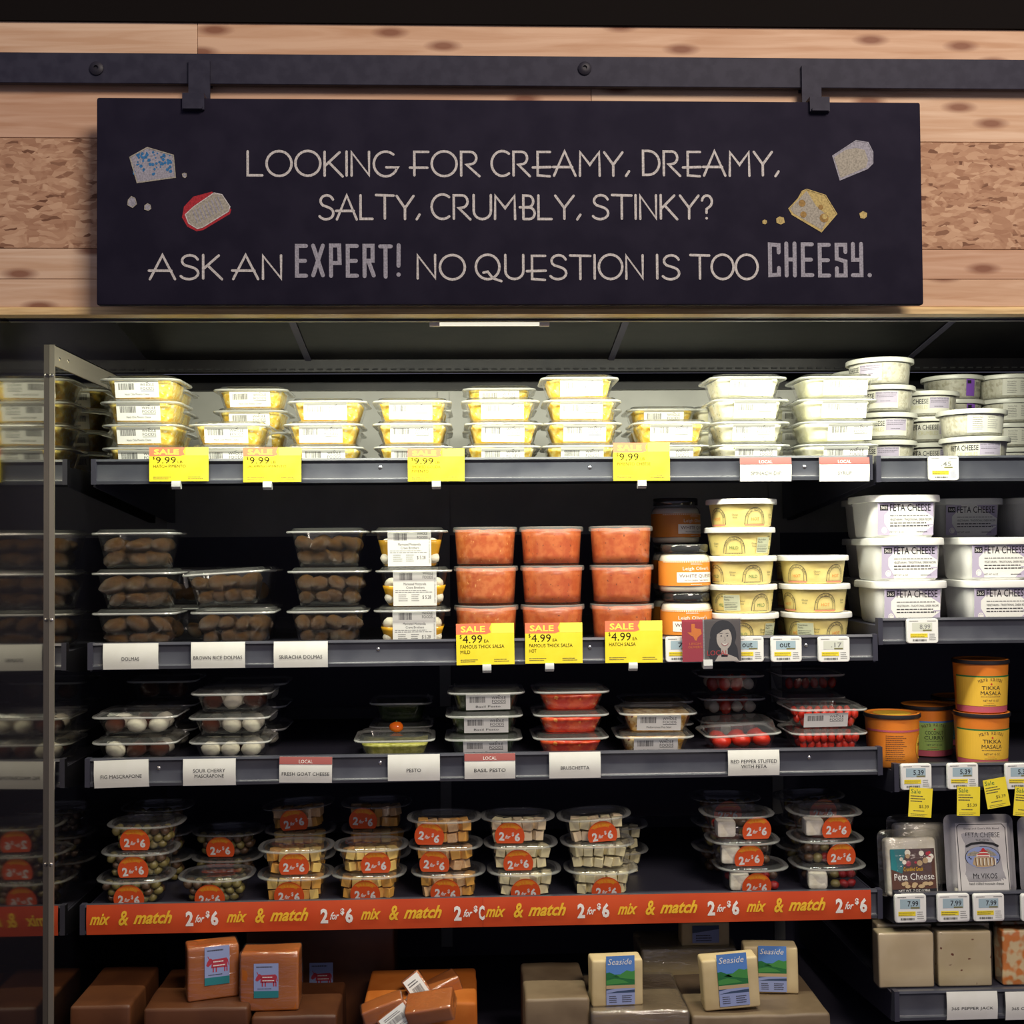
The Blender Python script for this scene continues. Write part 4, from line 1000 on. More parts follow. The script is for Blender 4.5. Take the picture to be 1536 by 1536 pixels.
# big square feta tubs
def feta_meshes():
    w, d, h = 0.124, 0.134, 0.0690
    m = MB(); wb, db = w - .012, d - .012
    rings = [rr(wb * .93 - .006, db * .93 - .006, .024, 0, 6), rr(wb * .93, db * .93, .026, .004, 6), rr(wb * .965, db * .965, .026, .030, 6), rr(wb, db, .026, h - .006, 6)]
    m.loft(rings, cap1=False); body = smooth_angle(m.mesh('tub_body', (WHITEPL,)), 50)
    m = MB(); rings = [rr(w - .010, d - .010, .026, h - .0115, 6), rr(w - .001, d - .001, .028, h - .0115, 6), rr(w, d, .028, h - .009, 6), rr(w - .001, d - .001, .028, h - .001, 6), rr(w - .005, d - .005, .028, h, 6), rr(w - .012, d - .012, .026, h, 6), rr(w - .014, d - .014, .026, h - .0015, 6)]
    m.loft(rings, cap0=False); lid = smooth_angle(m.mesh('lid', (WHITEPL,)), 45)
    W, H = 0.0905, 0.0520
    m = MB(); m.box(-W / 2, -.0003, 0, W / 2, 0, H); lab = m.mesh('label', (PAPER,))
    a = Art(0.0001); a.k = 4
    u = lambda x: -W / 2 + x * W
    a.poly([(u(0), 0), (u(.22), 0), (u(.22), H * .10), (u(.12), H * .38), (u(.12), H * .62), (u(.22), H * .80), (u(0), H * .80)], LAV)
    a.rect(u(0), H * .80, u(.30), H, LAV)
    a.poly([(u(1), 0), (u(1), H * .30), (u(.84), H * .10), (u(.78), 0)], LAV)
    a.poly([(u(1), H * .55), (u(1), H), (u(.60), H)], LAV); a.rect(u(.88), H * .3, u(1), H * .34, LAV)
    a.layer()
    a.rect(u(.04), H * .76, u(.185), H * .94, INK); a.layer(); a.text('365', u(.055), H * .80, W * .115, H * .10, WHITEINK)
    a.text('FETA CHEESE', u(.22), H * .74, W * .73, H * .22, INK, fat=0.006)
    a.lines(u(.22), H * .57, W * .7, H * .06, 1, PALEINK, 2); a.text('VEGETARIAN - TRADITIONAL GREEK RECIPE', u(.22), H * .45, W * .75, H * .065, GREYINK)
    a.lines(u(.22), H * .34, W * .72, H * .07, 1, GREYINK, 5); a.lines(u(.22), H * .25, W * .74, H * .07, 1, GREYINK, 6)
    a.text('NET WT 16 OZ', u(.22), H * .07, W * .25, H * .05, GREYINK); a.lines(u(.70), H * .07, W * .2, H * .05, 1, GREYINK, 6)
    a.disc(u(.12), H * .15, H * .09, WHITEINK, 16, H * .10); a.layer(); a.arc(u(.12), H * .15, H * .06, 30, 250, 0.0008, LAV)
    return body, lid, lab, a.mesh('print')
FET = feta_meshes()
DF = LIP['b2'][3]
def feta_tub(px, Y, k, label, rz=0.0, py=850):
    o = thing('cheese_tub', label, 'tub', (X(px, Y, py), Y + 0.067, DF + 0.0692 * k), (0, 0, rz), 'square white tubs of feta cheese')
    obj('tub_body', FET[0], o); obj('lid', FET[1], o)
    lb = obj('label', FET[2], o, (-0.001, -0.0590 * 0.936 - 0.0022, 0.0045), (math.atan2(.033 * .061, .05) + .02, 0, 0)); obj('print', FET[3], lb)
for k, off in enumerate((3, 0, -5)): feta_tub(1368 + off, 0.016, k, 'white square feta tub with lavender label, %s of three in the front stack' % ORD[3][k])
for k, off in enumerate((2, 0)): feta_tub(1504 + off, 0.016, k, 'white square feta tub cut by the picture edge, %s of the front pair' % ORD[2][k])
for k in range(3): feta_tub(1346, 0.170, k, 'rear white feta tub, %s of three behind the front stack' % ORD[3][k])
for k in range(3): feta_tub(1462, 0.180, k, 'rear white feta tub, %s of three between the front stacks' % ORD[3][k])
for k in range(3): feta_tub(1580, 0.170, k, 'rear white feta tub, %s of three behind the cut-off pair' % ORD[3][k])

# round tubs of feta crumbles
def crumb_print(rot, mode=0):
    a = Art(0.0001); H = 0.028
    if mode == 0:
        a.rect(rot - .034, .006, rot + .042, .034, FROST_LAB, 14); a.layer(); a.rect(rot + .004, .0145, rot + .040, .033, LAVP, 8); a.layer()
        a.text('FETA CHEESE', rot - .044, .0220, .046, .0085, INK, fat=.012); a.text('CRUMBLES', rot - .031, .0130, .032, .0065, YINK)
        a.text('VEGETARIAN - TRADITIONAL GREEK RECIPE', rot + .0045, .0295, .035, .0024, GREYINK)
        a.lines(rot + .006, .0235, .032, .0050, 2, GREYINK, 2, 0.3); a.lines(rot + .012, .0165, .020, .0020, 1, GREYINK, 3)
    elif mode == 1:
        a.rect(rot - .030, .006, rot + .042, .036, FROST_LAB, 14); a.layer()
        a.text('Nutrition Facts', rot - .022, .0290, .016, .0030, GREYINK); a.lines(rot - .022, .010, .018, .018, 6, GREYINK, 1, .3); a.text('Ingredients', rot + .002, .0290, .013, .0030, GREYINK); a.lines(rot + .002, .012, .020, .016, 5, PALEINK, 2, .3)
    else:
        a.rect(rot - .004, .006, rot + .014, .036, PURPLE, 4); a.layer(); a.rect(rot - .002, .028, rot + .006, .034, INK, 2); a.text('FETA CHEESE', rot + .018, .0240, .036, .0075, INK); a.text('CRUMBLES', rot + .020, .0150, .028, .0055, GREYINK)
    return a.mesh('print', bend=(0.0468, 0.004 / 0.035))
FROST_LAB = flat('milky_label', (0.58, 0.57, 0.50), 0.5); LAVP = flat('pale_lavender', (0.40, 0.36, 0.46), 0.5); YINK = flat('yellow_grey_ink', (0.50, 0.47, 0.25), 0.5)
CP = {(r_, m_): crumb_print(r_, m_) for r_, m_ in ((0.0, 0), (-0.03, 0), (-0.055, 0), (0.004, 1), (-0.016, 0), (0.01, 2))}
DC = LIP['b1'][3]
def crumb_tub(px, Y, z, label, pk, py=620, tilt=0.0):
    o = thing('crumble_tub', label, 'tub', (X(px, Y, py), Y + 0.057, z), (tilt, 0, 0), 'round tubs of feta crumbles')
    b, l = round_meshes('crumb', 0.0510, 0.0465, 0.0446, 0.0560, 0.0080, FROST, MILKLID, MILKLID)
    obj('tub_body', b, o); obj('lid', l, o); obj('food', round_food(0.0505, 0.0465, 0.0355, FETAC, 1), o); obj('print', CP[pk], o)
MILKLID = flat('milky_lid', (0.56, 0.56, 0.50), 0.3)
for k, (off, pk) in enumerate(((0, (-0.03, 0)), (1, (-0.016, 0)), (-1, (-0.03, 0)), (-3, (-0.055, 0)))): crumb_tub(1341 + off, 0.084, DC + 0.0462 * k, 'round feta crumble tub, %s of four beside the plain white spread' % ORD[4][k], pk)
for k in range(4): crumb_tub(1312, 0.204, DC + 0.0448 * k, 'rear round feta crumble tub, %s of four behind the tall stack' % ORD[4][k], (0.0, 0))
for k in range(2): crumb_tub(1483 + (0, -4)[k], 0.018, DC + 0.0448 * k, 'round feta crumble tub, %s of two above the electronic price label' % ORD[2][k], ((-0.016, 0), (0.004, 1))[k])
for k in range(3): crumb_tub(1408, 0.142, DC + 0.0448 * k, 'round feta crumble tub, %s of three in the gap behind the front stacks' % ORD[3][k], ((0.0, 0), (0.0, 0), (-0.016, 0))[k])
for k in range(4): crumb_tub(1448, 0.268, DC + 0.0448 * k, 'round crumble tub with purple stripe, %s of four in the deepest row' % ORD[4][k], (0.01, 2))
for k in range(4): crumb_tub(1530, 0.262, DC + 0.0448 * k, 'round crumble tub with bar code side out, %s of four in the deepest row' % ORD[4][k], (0.004, 1))

# ------------------------------------------------------------------ row 3
D3 = LIP['a3'][3]; Y3 = -0.004
FIGS = [(BALLW, 'cheese_ball', 0.019), (BALLW, 'cheese_ball', 0.018), (FIGM, 'dark_fruit', 0.019)]
def r3(fill, w=0.127, hb=0.031, hl=0.005, fh=0.9, lab=None, taper=0.84):
    def b(loc, label, group, seed=0, tilt=0, rz=0):
        deli_tub(loc, label, group, w=w, d=0.118, hb=hb, hl=hl, taper=taper, fill=fill, fh=fh, lab=lab, seed=seed, tilt=tilt, rz=rz)
    return b
gm = 'tubs of stuffed mascarpone'
BW, BF = (BALLW, 'cheese_ball', 0.019), (FIGM, 'dark_fruit', 0.018)
stack_of(2, 198, Y3, D3, 0.0395, 'clear tub of fig mascarpone balls', 'near the mirror panel', gm, r3(('lumps', [BW, BW, BF], 3, 1, 2), w=0.132, hb=0.033, hl=0.006, fh=0.95), py=1090)
stack_of(3, 341, Y3, D3, 0.0372, 'clear tub of sour cherry mascarpone balls', 'behind its white tag', gm, r3(('lumps', [BW, BW, BF], 3, 1, 2), w=0.126, hb=0.032, fh=0.95), py=1090, offs=[0, 0, 3])
stack_of(3, 238, Y3 + 0.13, D3, 0.0395, 'rear dim tub of mascarpone balls', 'behind the fig stack', 'back row mascarpone tubs', r3(('lumps', [BW, BF], 2, 1, 1), w=0.118, hb=0.034), py=1090)
stack_of(3, 372, Y3 + 0.13, D3, 0.0372, 'rear dim tub of mascarpone balls', 'behind the sour cherry stack', 'back row mascarpone tubs', r3(('lumps', [BW, BF], 3, 1, 1), w=0.122, hb=0.032), py=1090)
stack_of(1, 590, Y3, D3, 0.0362, 'clear tub of pale green pesto', 'standing alone above the pesto tag', 'tubs of pesto', r3(('spread', PESTOL), fh=0.72), py=1090)
stack_of(2, 601, Y3 + 0.13, D3, 0.0385, 'dim tub of dark green pesto', 'behind the pale pesto tub', 'tubs of pesto', r3(('spread', PESTOM), w=0.106, hb=0.033), py=1090)
tm = thing('cherry_tomato', 'orange cherry tomato resting on the lid of the pale pesto tub', 'tomato', (X(594, 0.03, 1095), 0.045, D3 + 0.0364 + 0.0085))
obj('fruit', lump('fruit', TOMATO, 0), tm, (0, 0, 0), (0, 0, 0), (0.0120, 0.0105, 0.0085)); 
m = MB(); m.loft([circ(0.0016, 0.0078, 8), circ(0.0010, 0.0098, 8)]); obj('stem_scar', m.mesh('stem_scar', (HILLG,)), tm)
stack_of(3, 726, Y3, D3, 0.0358, 'tub of dark basil pesto with white label', 'above the basil pesto tag', 'tubs of pesto', r3(('spread', PESTOM), w=0.122, lab=(0.069, 0.0265, 0.003, 0.003, 'Basil Pesto')), py=1090, offs=[0, 1, 4])
stack_of(3, 858, Y3, D3, 0.0358, 'clear tub of red bruschetta topping', 'above the bruschetta tag', 'tubs of bruschetta topping', r3(('spread', BRUS), w=0.120, fh=0.75, taper=.82), py=1090, offs=[-1, 0, 1])
stack_of(2, 988, Y3, D3, 0.0358, 'tub of mixed bean and feta salad with white label', 'beside the bruschetta', 'tubs of bean salad', r3(('spread', SALAD), w=0.124, lab=(0.069, 0.0265, 0.000, 0.003, 'Mediterranean Feta Salad')), py=1090, offs=[-2, 3])
stack_of(2, 990, Y3 + 0.13, D3, 0.0372, 'rear tub of bean and feta salad', 'in the back row', 'tubs of bean salad', r3(('spread', SALAD), w=0.120), py=1090)
PP = ('lumps', [(PEPRED, 'red_pepper', 0.023)], 3, 1, 2); PD = ('lumps', [(PEPDARK, 'red_pepper', 0.018), (PEPRED, 'red_pepper', 0.018), (BALLW, 'feta_filling', 0.010)], 4, 1, 2)
deli_tub((X(1120, Y3, 1100), Y3 + .059, D3 + 0.0025), 'clear tub of feta stuffed red peppers, tilted on the shelf edge', 'tubs of stuffed red peppers', w=0.122, hb=0.030, hl=0.016, fill=PP, fh=0.95, seed=4, tilt=-0.045)
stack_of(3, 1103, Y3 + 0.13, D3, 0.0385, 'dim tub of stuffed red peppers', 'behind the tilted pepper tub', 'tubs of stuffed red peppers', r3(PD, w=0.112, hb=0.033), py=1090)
PC = ('lumps', [(PEPRED, 'cherry_pepper', 0.0085)], 8, 2, 2)
for k in range(2):
    deli_tub((X(1248, Y3, 1090), Y3 + .059, D3 + 0.0375 * k), 'clear tub of bright red cherry peppers, %s of the front pair' % ORD[2][k], 'tubs of cherry peppers', w=0.124, hb=0.0325, hl=0.005, taper=.82, fill=PC, fh=.9, lab=(0.070, 0.0235, -0.006, 0.003, None) if k else None, seed=k + 20)
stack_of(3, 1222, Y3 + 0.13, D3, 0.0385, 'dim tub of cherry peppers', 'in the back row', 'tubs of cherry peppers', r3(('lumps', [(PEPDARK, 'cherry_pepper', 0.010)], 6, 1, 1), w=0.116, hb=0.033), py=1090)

# curry sauce tubs
def curry(px, Y, k, label, band, name1, name2, side=False, rot=0.0, dk=None):
    o = thing('sauce_tub', label, 'tub', (X(px, Y, 1100), Y + 0.045, LIP['b3'][3] + 0.0852 * k), (0, 0, rot), 'round tubs of curry sauce')
    b, l = round_meshes('curry', 0.0430, 0.0390, 0.0850, 0.0450, 0.0060, CURRYO, CURRYO, BLACKPL)
    obj('tub_body', b, o); obj('lid', l, o)
    a = Art(0.0001); yb = {'y': CURRYY, 'g': CURRYG, 'd': TEAL}[band]
    if not side:
        a.rect(-.062, .012, .062, .058, yb, 30); a.rect(-.062, .002, .062, .0115, PINKP, 30); a.rect(-.062, .058, .062, .0605, HILLG if band == 'y' else SKYB, 30); a.layer(); a.layer()
        a.arctext('Maya Kaimal', 0, .0, .0525, 112, 68, 0.0050, BROWNP)
        a.disc(0, .0475, .0016, RED, 8); a.text(name1, -.0150, .0385, .030, .0060, INK); a.text(name2, -.0165, .0300, .033, .0062, INK)
        a.lines(-.016, .0265, .032, .0018, 1, GREYINK, 2); a.text('NET WT 15 OZ', -.0125, .0195, .025, .0030, GREYINK); a.lines(-.007, .0165, .014, .0012, 1, RED, 3); a.lines(-.012, .0128, .024, .0018, 1, GREYINK, 4)
    else:
        a.rect(-.062, .058, .062, .0610, PINKP, 30); a.layer(); a.layer(); a.lines(-.024, .012, .034, .042, 13, BROWNP, 3, .28)
        cx_ = .046; a.disc(cx_, .033, .017, CURRYY, 24, .021); a.layer(); a.text('VINDALOO', cx_ - .013, .034, .026, .005, INK)
    obj('print', a.mesh('print', bend=(0.0390, 0.0040 / 0.079)), o)
    if side:
        m = MB(); m.disc(0, 0, 0.030, 0, 0, 28); me = m.mesh('lid_sticker', (CURRYY,)); obj('lid_sticker', me, o, (0, 0, 0.0838), (-pi / 2, 0, 0))
curry(1353, 0.014, 0, 'orange round vindaloo sauce tub with black rim turned sideways', 'y', '', '', side=True)
curry(1407, 0.110, 0, 'green banded coconut curry tub half hidden behind the vindaloo tub', 'g', 'COCONUT', 'CURRY', rot=-0.10)
curry(1452, 0.215, 0, 'dark curry tub in shadow behind the tikka masala tubs, lower one', 'd', 'TIKKA', 'MASALA', rot=-.5)
curry(1490, 0.014, 0, 'yellow tikka masala sauce tub, lower one of the stacked pair', 'y', 'TIKKA', 'MASALA')
curry(1490, 0.014, 1, 'yellow tikka masala sauce tub, upper one of the stacked pair', 'y', 'TIKKA', 'MASALA')

# ------------------------------------------------------------------ row 4: two for six dollar snack cups
D4 = LIP['a4'][3]; Y4 = -0.010
def sup(w, d, z, e=2.7, n=36):
    out = []
    for i in range(n):
        a = 2 * pi * i / n; c_, s_ = cos(a), sin(a)
        out.append((w / 2 * math.copysign(abs(c_) ** (2 / e), c_), d / 2 * math.copysign(abs(s_) ** (2 / e), s_), z))
    return out
def cup_meshes(w=0.118, d=0.105, hb=0.0375, hd=0.0038):
    def body():
        m = MB(); wb, db = w - .020, d - .020
        rings = [sup(wb * .80, db * .80, 0), sup(wb * .84, db * .84, .002)] + [sup(wb * (.84 + .16 * k / 4), db * (.84 + .16 * k / 4), .002 + (hb - .002) * k / 4) for k in (1, 2, 3, 4)]
        m.loft(rings, cap1=False); return smooth_angle(m.mesh('cup_body', (BLUECLEAR,)), 50)
    def lid():
        m = MB(); rings = [sup(w - .020, d - .020, hb - .002), sup(w - .001, d - .001, hb - .002), sup(w, d, hb - .0005), sup(w - .003, d - .003, hb + .0005), sup(w - .014, d - .014, hb), sup(w - .017, d - .017, hb + hd * .55), sup(w - .024, d - .024, hb + hd), sup(w - .040, d - .040, hb + hd), sup(w - .043, d - .043, hb + hd - .0012)]
        m.loft(rings, cap0=False, mats=[1, 1, 1, 1, 0, 0, 0, 0]); return smooth_angle(m.mesh('lid', (BLUELID, BLUEEDGE)), 40)
    return cached(('cb', w, hb), body), cached(('cl', w, hb), lid)
def sticker_art(zmin, rot):
    """round orange sticker, its foot folded under the cup at zmin"""
    r_ = 0.0232
    def turn(v):
        x, y, z = v; return (x * cos(rot) - z * sin(rot), y, max(zmin, x * sin(rot) + z * cos(rot)))
    m = MB(); m.loft([[turn((r_ * cos(2 * pi * i / 32), yy, r_ * sin(2 * pi * i / 32))) for i in range(32)] for yy in (0.0, -0.0003)]); base = m.mesh('sticker', (STICK,))
    a = Art(0.0001); a.k = 4
    a.poly([(r_ * .93 * cos(radians(t_)), r_ * .93 * sin(radians(t_))) for t_ in range(38, 143, 8)], STICKTOP); a.layer(); a.arctext('mix & match', 0, 0, .0150, 135, 45, 0.0040, GOLDINK)
    a.text('2', -.0165, -.0080, .0085, .0140, WHITEINK, fat=.045); a.text('for', -.0070, -.0045, .0085, .0065, WHITEINK, shear=.4, fat=.03); a.text('$', .0030, -.0005, .0038, .0070, WHITEINK, fat=.02); a.text('6', .0078, -.0080, .0085, .0140, WHITEINK, fat=.045)
    a.mb.v = [turn(v) for v in a.mb.v]
    return base, a.mesh('print')
def cup(loc, label, group, food, st=(0, 0.017, 0), seed=0, tilt=0.0, rz=0.0, pitchx=0.0, w=0.118):
    o = thing('snack_cup', label, 'tub', loc, (pitchx, tilt, rz), group)
    hb = 0.0375; d = 0.105; b, l = cup_meshes(w, d, hb); obj('cup_body', b, o); obj('lid', l, o)
    rnd = random.Random(seed * 17 + 3)
    iw, idp = (w - .020) * .84, (d - .020) * .84
    kind, mts = food
    if kind == 'cube':
        for kz in range(2):
            for ky in range(2):
                nx = 5
                for kx in range(nx):
                    wz = iw * (1.0 if kz == 0 else 1.08); cell = wz * .92 / nx; s_ = min(0.0158, cell * 1.0)
                    x_ = -wz * .92 / 2 + cell * (kx + .5); edge = max(0, abs(x_) / (wz / 2) - .55) * .012
                    obj('cheese_cube', cube_mesh(rnd.choice(mts)), o, (x_ + rnd.uniform(-.0006, .0006), -idp * (1.0 if kz == 0 else 1.08) / 2 + s_ * .75 + edge + ky * .018, .0022 + kz * .0170), (rnd.uniform(-.18, .18), rnd.uniform(-.22, .22), rnd.uniform(-.6, .6)), (s_ * rnd.uniform(.86, 1.0), s_, s_ * rnd.uniform(.9, 1.02)))
    elif kind == 'olive':
        for kz in range(3):
            wz = iw * (.98 + .1 * kz)
            for ky in range(2):
                for kx in range(6):
                    cell = wz * .92 / 6; x_ = -wz * .92 / 2 + cell * (kx + .5) + (cell * .3 if kz % 2 else -cell * .1); edge = max(0, abs(x_) / (wz / 2) - .5) * .014
                    obj('olive', lump('olive', rnd.choice(mts), rnd.randint(0, 2)), o, (x_, -idp * (1.0 + .09 * kz) / 2 + .0078 + edge + ky * .014, .0080 + kz * .0105), (rnd.uniform(-1, 1), rnd.uniform(-1, 1), rnd.uniform(-1, 1)), (.0080, .0080, .0066))
    else:
        sx0_ = rnd.choice((-.022, .020))
        obj('cheese_slab', cached(('slab', kind), lambda: bevel_box(.030, .030, .026, .005, 2, jitter=.0012, mats=(BALLW,), subdiv=2, name='slab')), o, (sx0_, -.020, .0025), (0, 0, rnd.uniform(-.3, .3)))
        for kx in range(18):
            ox, oy, oz = -.032 + .0128 * (kx % 6), (-.024, .002, -.018)[kx // 6] + rnd.uniform(-.002, .002), (.0085, .017, .0225)[kx // 6]
            if oy < 0 and abs(ox - sx0_) < .0235: continue
            obj('olive', lump('olive', rnd.choice(mts), rnd.randint(0, 2)), o, (ox, oy, oz), (rnd.uniform(-1, 1), 0, rnd.uniform(-1, 1)), (.0082, .0082, .0068))
    if st:
        sx_, sz_, sr_ = st; sz_ -= .0022
        zmin = round(-(sz_ - .0008), 4); STK = cached(('stk', zmin, round(sr_, 2)), lambda: sticker_art(zmin, -sr_))
        yy = -(d - .020) / 2 * (.84 + .16 * sz_ / hb); tl = math.atan2(.16 * (d - .020) / 2, hb)
        curve = (abs(sx_) / (w / 2)) ** 2 * .006
        s = obj('sticker', STK[0], o, (sx_, yy - .0028 + curve, sz_), (tl, 0, sx_ * 3.5)); obj('print', STK[1], s)
    return o
P4 = 0.0417
CO, CYL, CC, CW, CPK = [CUBEO, CUBEO, CUBEY], [CUBEY, CUBEY, CUBEO], [CUBEC, CUBEO, CUBEC], [CUBEW], [CUBEP, CUBEW]
def cups(specs, Y, where, group, food_name):
    n = len(specs)
    for k, (px, food, st, tilt) in enumerate(specs):
        lab = 'snack cup of %s, %s of %d %s' % (food_name, ORD[n][k], n, where)
        cup((X(px, Y, 1280), Y + .0525, D4 + P4 * k), lab, group, food, st, seed=k + int(px), tilt=tilt, rz=random.uniform(-.04, .04))
OL = ('olive', [OLIVE, OLIVE, OLIVED]); OD = ('olive', [OLIVED, OLIVE, OLIVED])
go = 'snack cups of olives'; gc = 'snack cups of cheese cubes'
cups([(192, OL, (-.003, .0125, .05), 0), (199, OL, (-.004, .0145, -.08), 0), (208, OL, (-.008, .0155, .04), 0)], Y4, 'beside the mirror panel', go, 'olives')
cup((X(316, Y4, 1330), Y4 + .0525, D4), 'snack cup of olives standing alone in front of two others', go, OL, (-.004, .0105, 0), seed=5)
cups([(334, OD, None, 0), (335, OD, (-.006, .0145, 0), 0)], Y4 + .118, 'behind the lone olive cup', go, 'dark olives')
cups([(226, OD, None, 0), (226, OD, None, 0), (226, OD, None, 0)], Y4 + .12, 'behind the front olive stack', go, 'dark olives')
cups([(437, ('cube', CO), (-.006, .0125, .03), 0), (438, ('cube', CYL), (.001, .0155, .04), 0)], Y4, 'in the pair past the olives', gc, 'orange cheese cubes')
cups([(444, ('cube', CO), None, 0), (445, ('cube', CO), None, 0), (444, ('cube', CC), (-.004, .016, -.14), -.06)], Y4 + .118, 'behind the pair past the olives', gc, 'orange cheese cubes')
cups([(550, ('cube', CO), (-.002, .0125, .03), 0), (553, ('cube', CYL), (.009, .0155, 0), 0)], Y4, 'in the second pair', gc, 'orange and yellow cheese cubes')
cups([(560, ('cube', CO), None, 0), (562, ('cube', CO), None, 0), (562, ('cube', CC), (-.020, .016, .10), 0)], Y4 + .118, 'behind the second pair', gc, 'orange cheese cubes')
cups([(672, ('cube', CC), (-.004, .0125, .10), 0), (668, ('cube', CC), (-.016, .0150, .12), 0), (666, ('cube', CC), (-.022, .0165, .22), .0)], Y4, 'just before the strip joint', gc, 'marbled colby cubes')
cups([(788, ('cube', CW), (-.000, .0105, -.08), 0), (783, ('cube', CW), (-.006, .0140, -.05), 0), (779, ('cube', CPK), (-.013, .0150, .06), 0)], Y4, 'just past the strip joint', gc, 'white cheese cubes')
cups([(906, ('cube', CW), (.006, .0105, .0), 0), (901, ('cube', CW), None, 0), (898, ('cube', CPK), (.008, .0135, -.10), -.06)], Y4, 'next to the dark gap', gc, 'pepper jack cubes')
cups([(925, ('cube', CW), None, 0), (925, ('cube', CW), None, 0)], Y4 + .118, 'behind the stack next to the gap', gc, 'pepper jack cubes')
SL = ('slab', [OLIVED, PEPDARK, OLIVE]); gs_ = 'snack cups of feta and peppers'
cups([(1136, SL, (.001, .0125, .05), 0), (1124, SL, (.004, .0145, -.1), 0), (1116, SL, (.024, .0165, .0), 0)], Y4, 'past the dark gap', gs_, 'feta with peppers')
cups([(1100, OD, None, 0), (1100, OD, None, 0), (1098, OD, (-.004, .017, 0), 0)], Y4 + .118, 'behind the feta cups past the gap', gs_, 'marinated peppers')
cups([(1254, SL, None, 0), (1252, SL, (.014, .0150, .0), 0), (1250, SL, (.010, .0165, .04), 0)], Y4, 'at the shelf end', gs_, 'feta with peppers')
cups([(1228, OD, None, 0), (1228, OD, None, 0), (1228, OD, (.012, .017, 0), -.05)], Y4 + .118, 'behind the shelf end stack', gs_, 'marinated peppers')

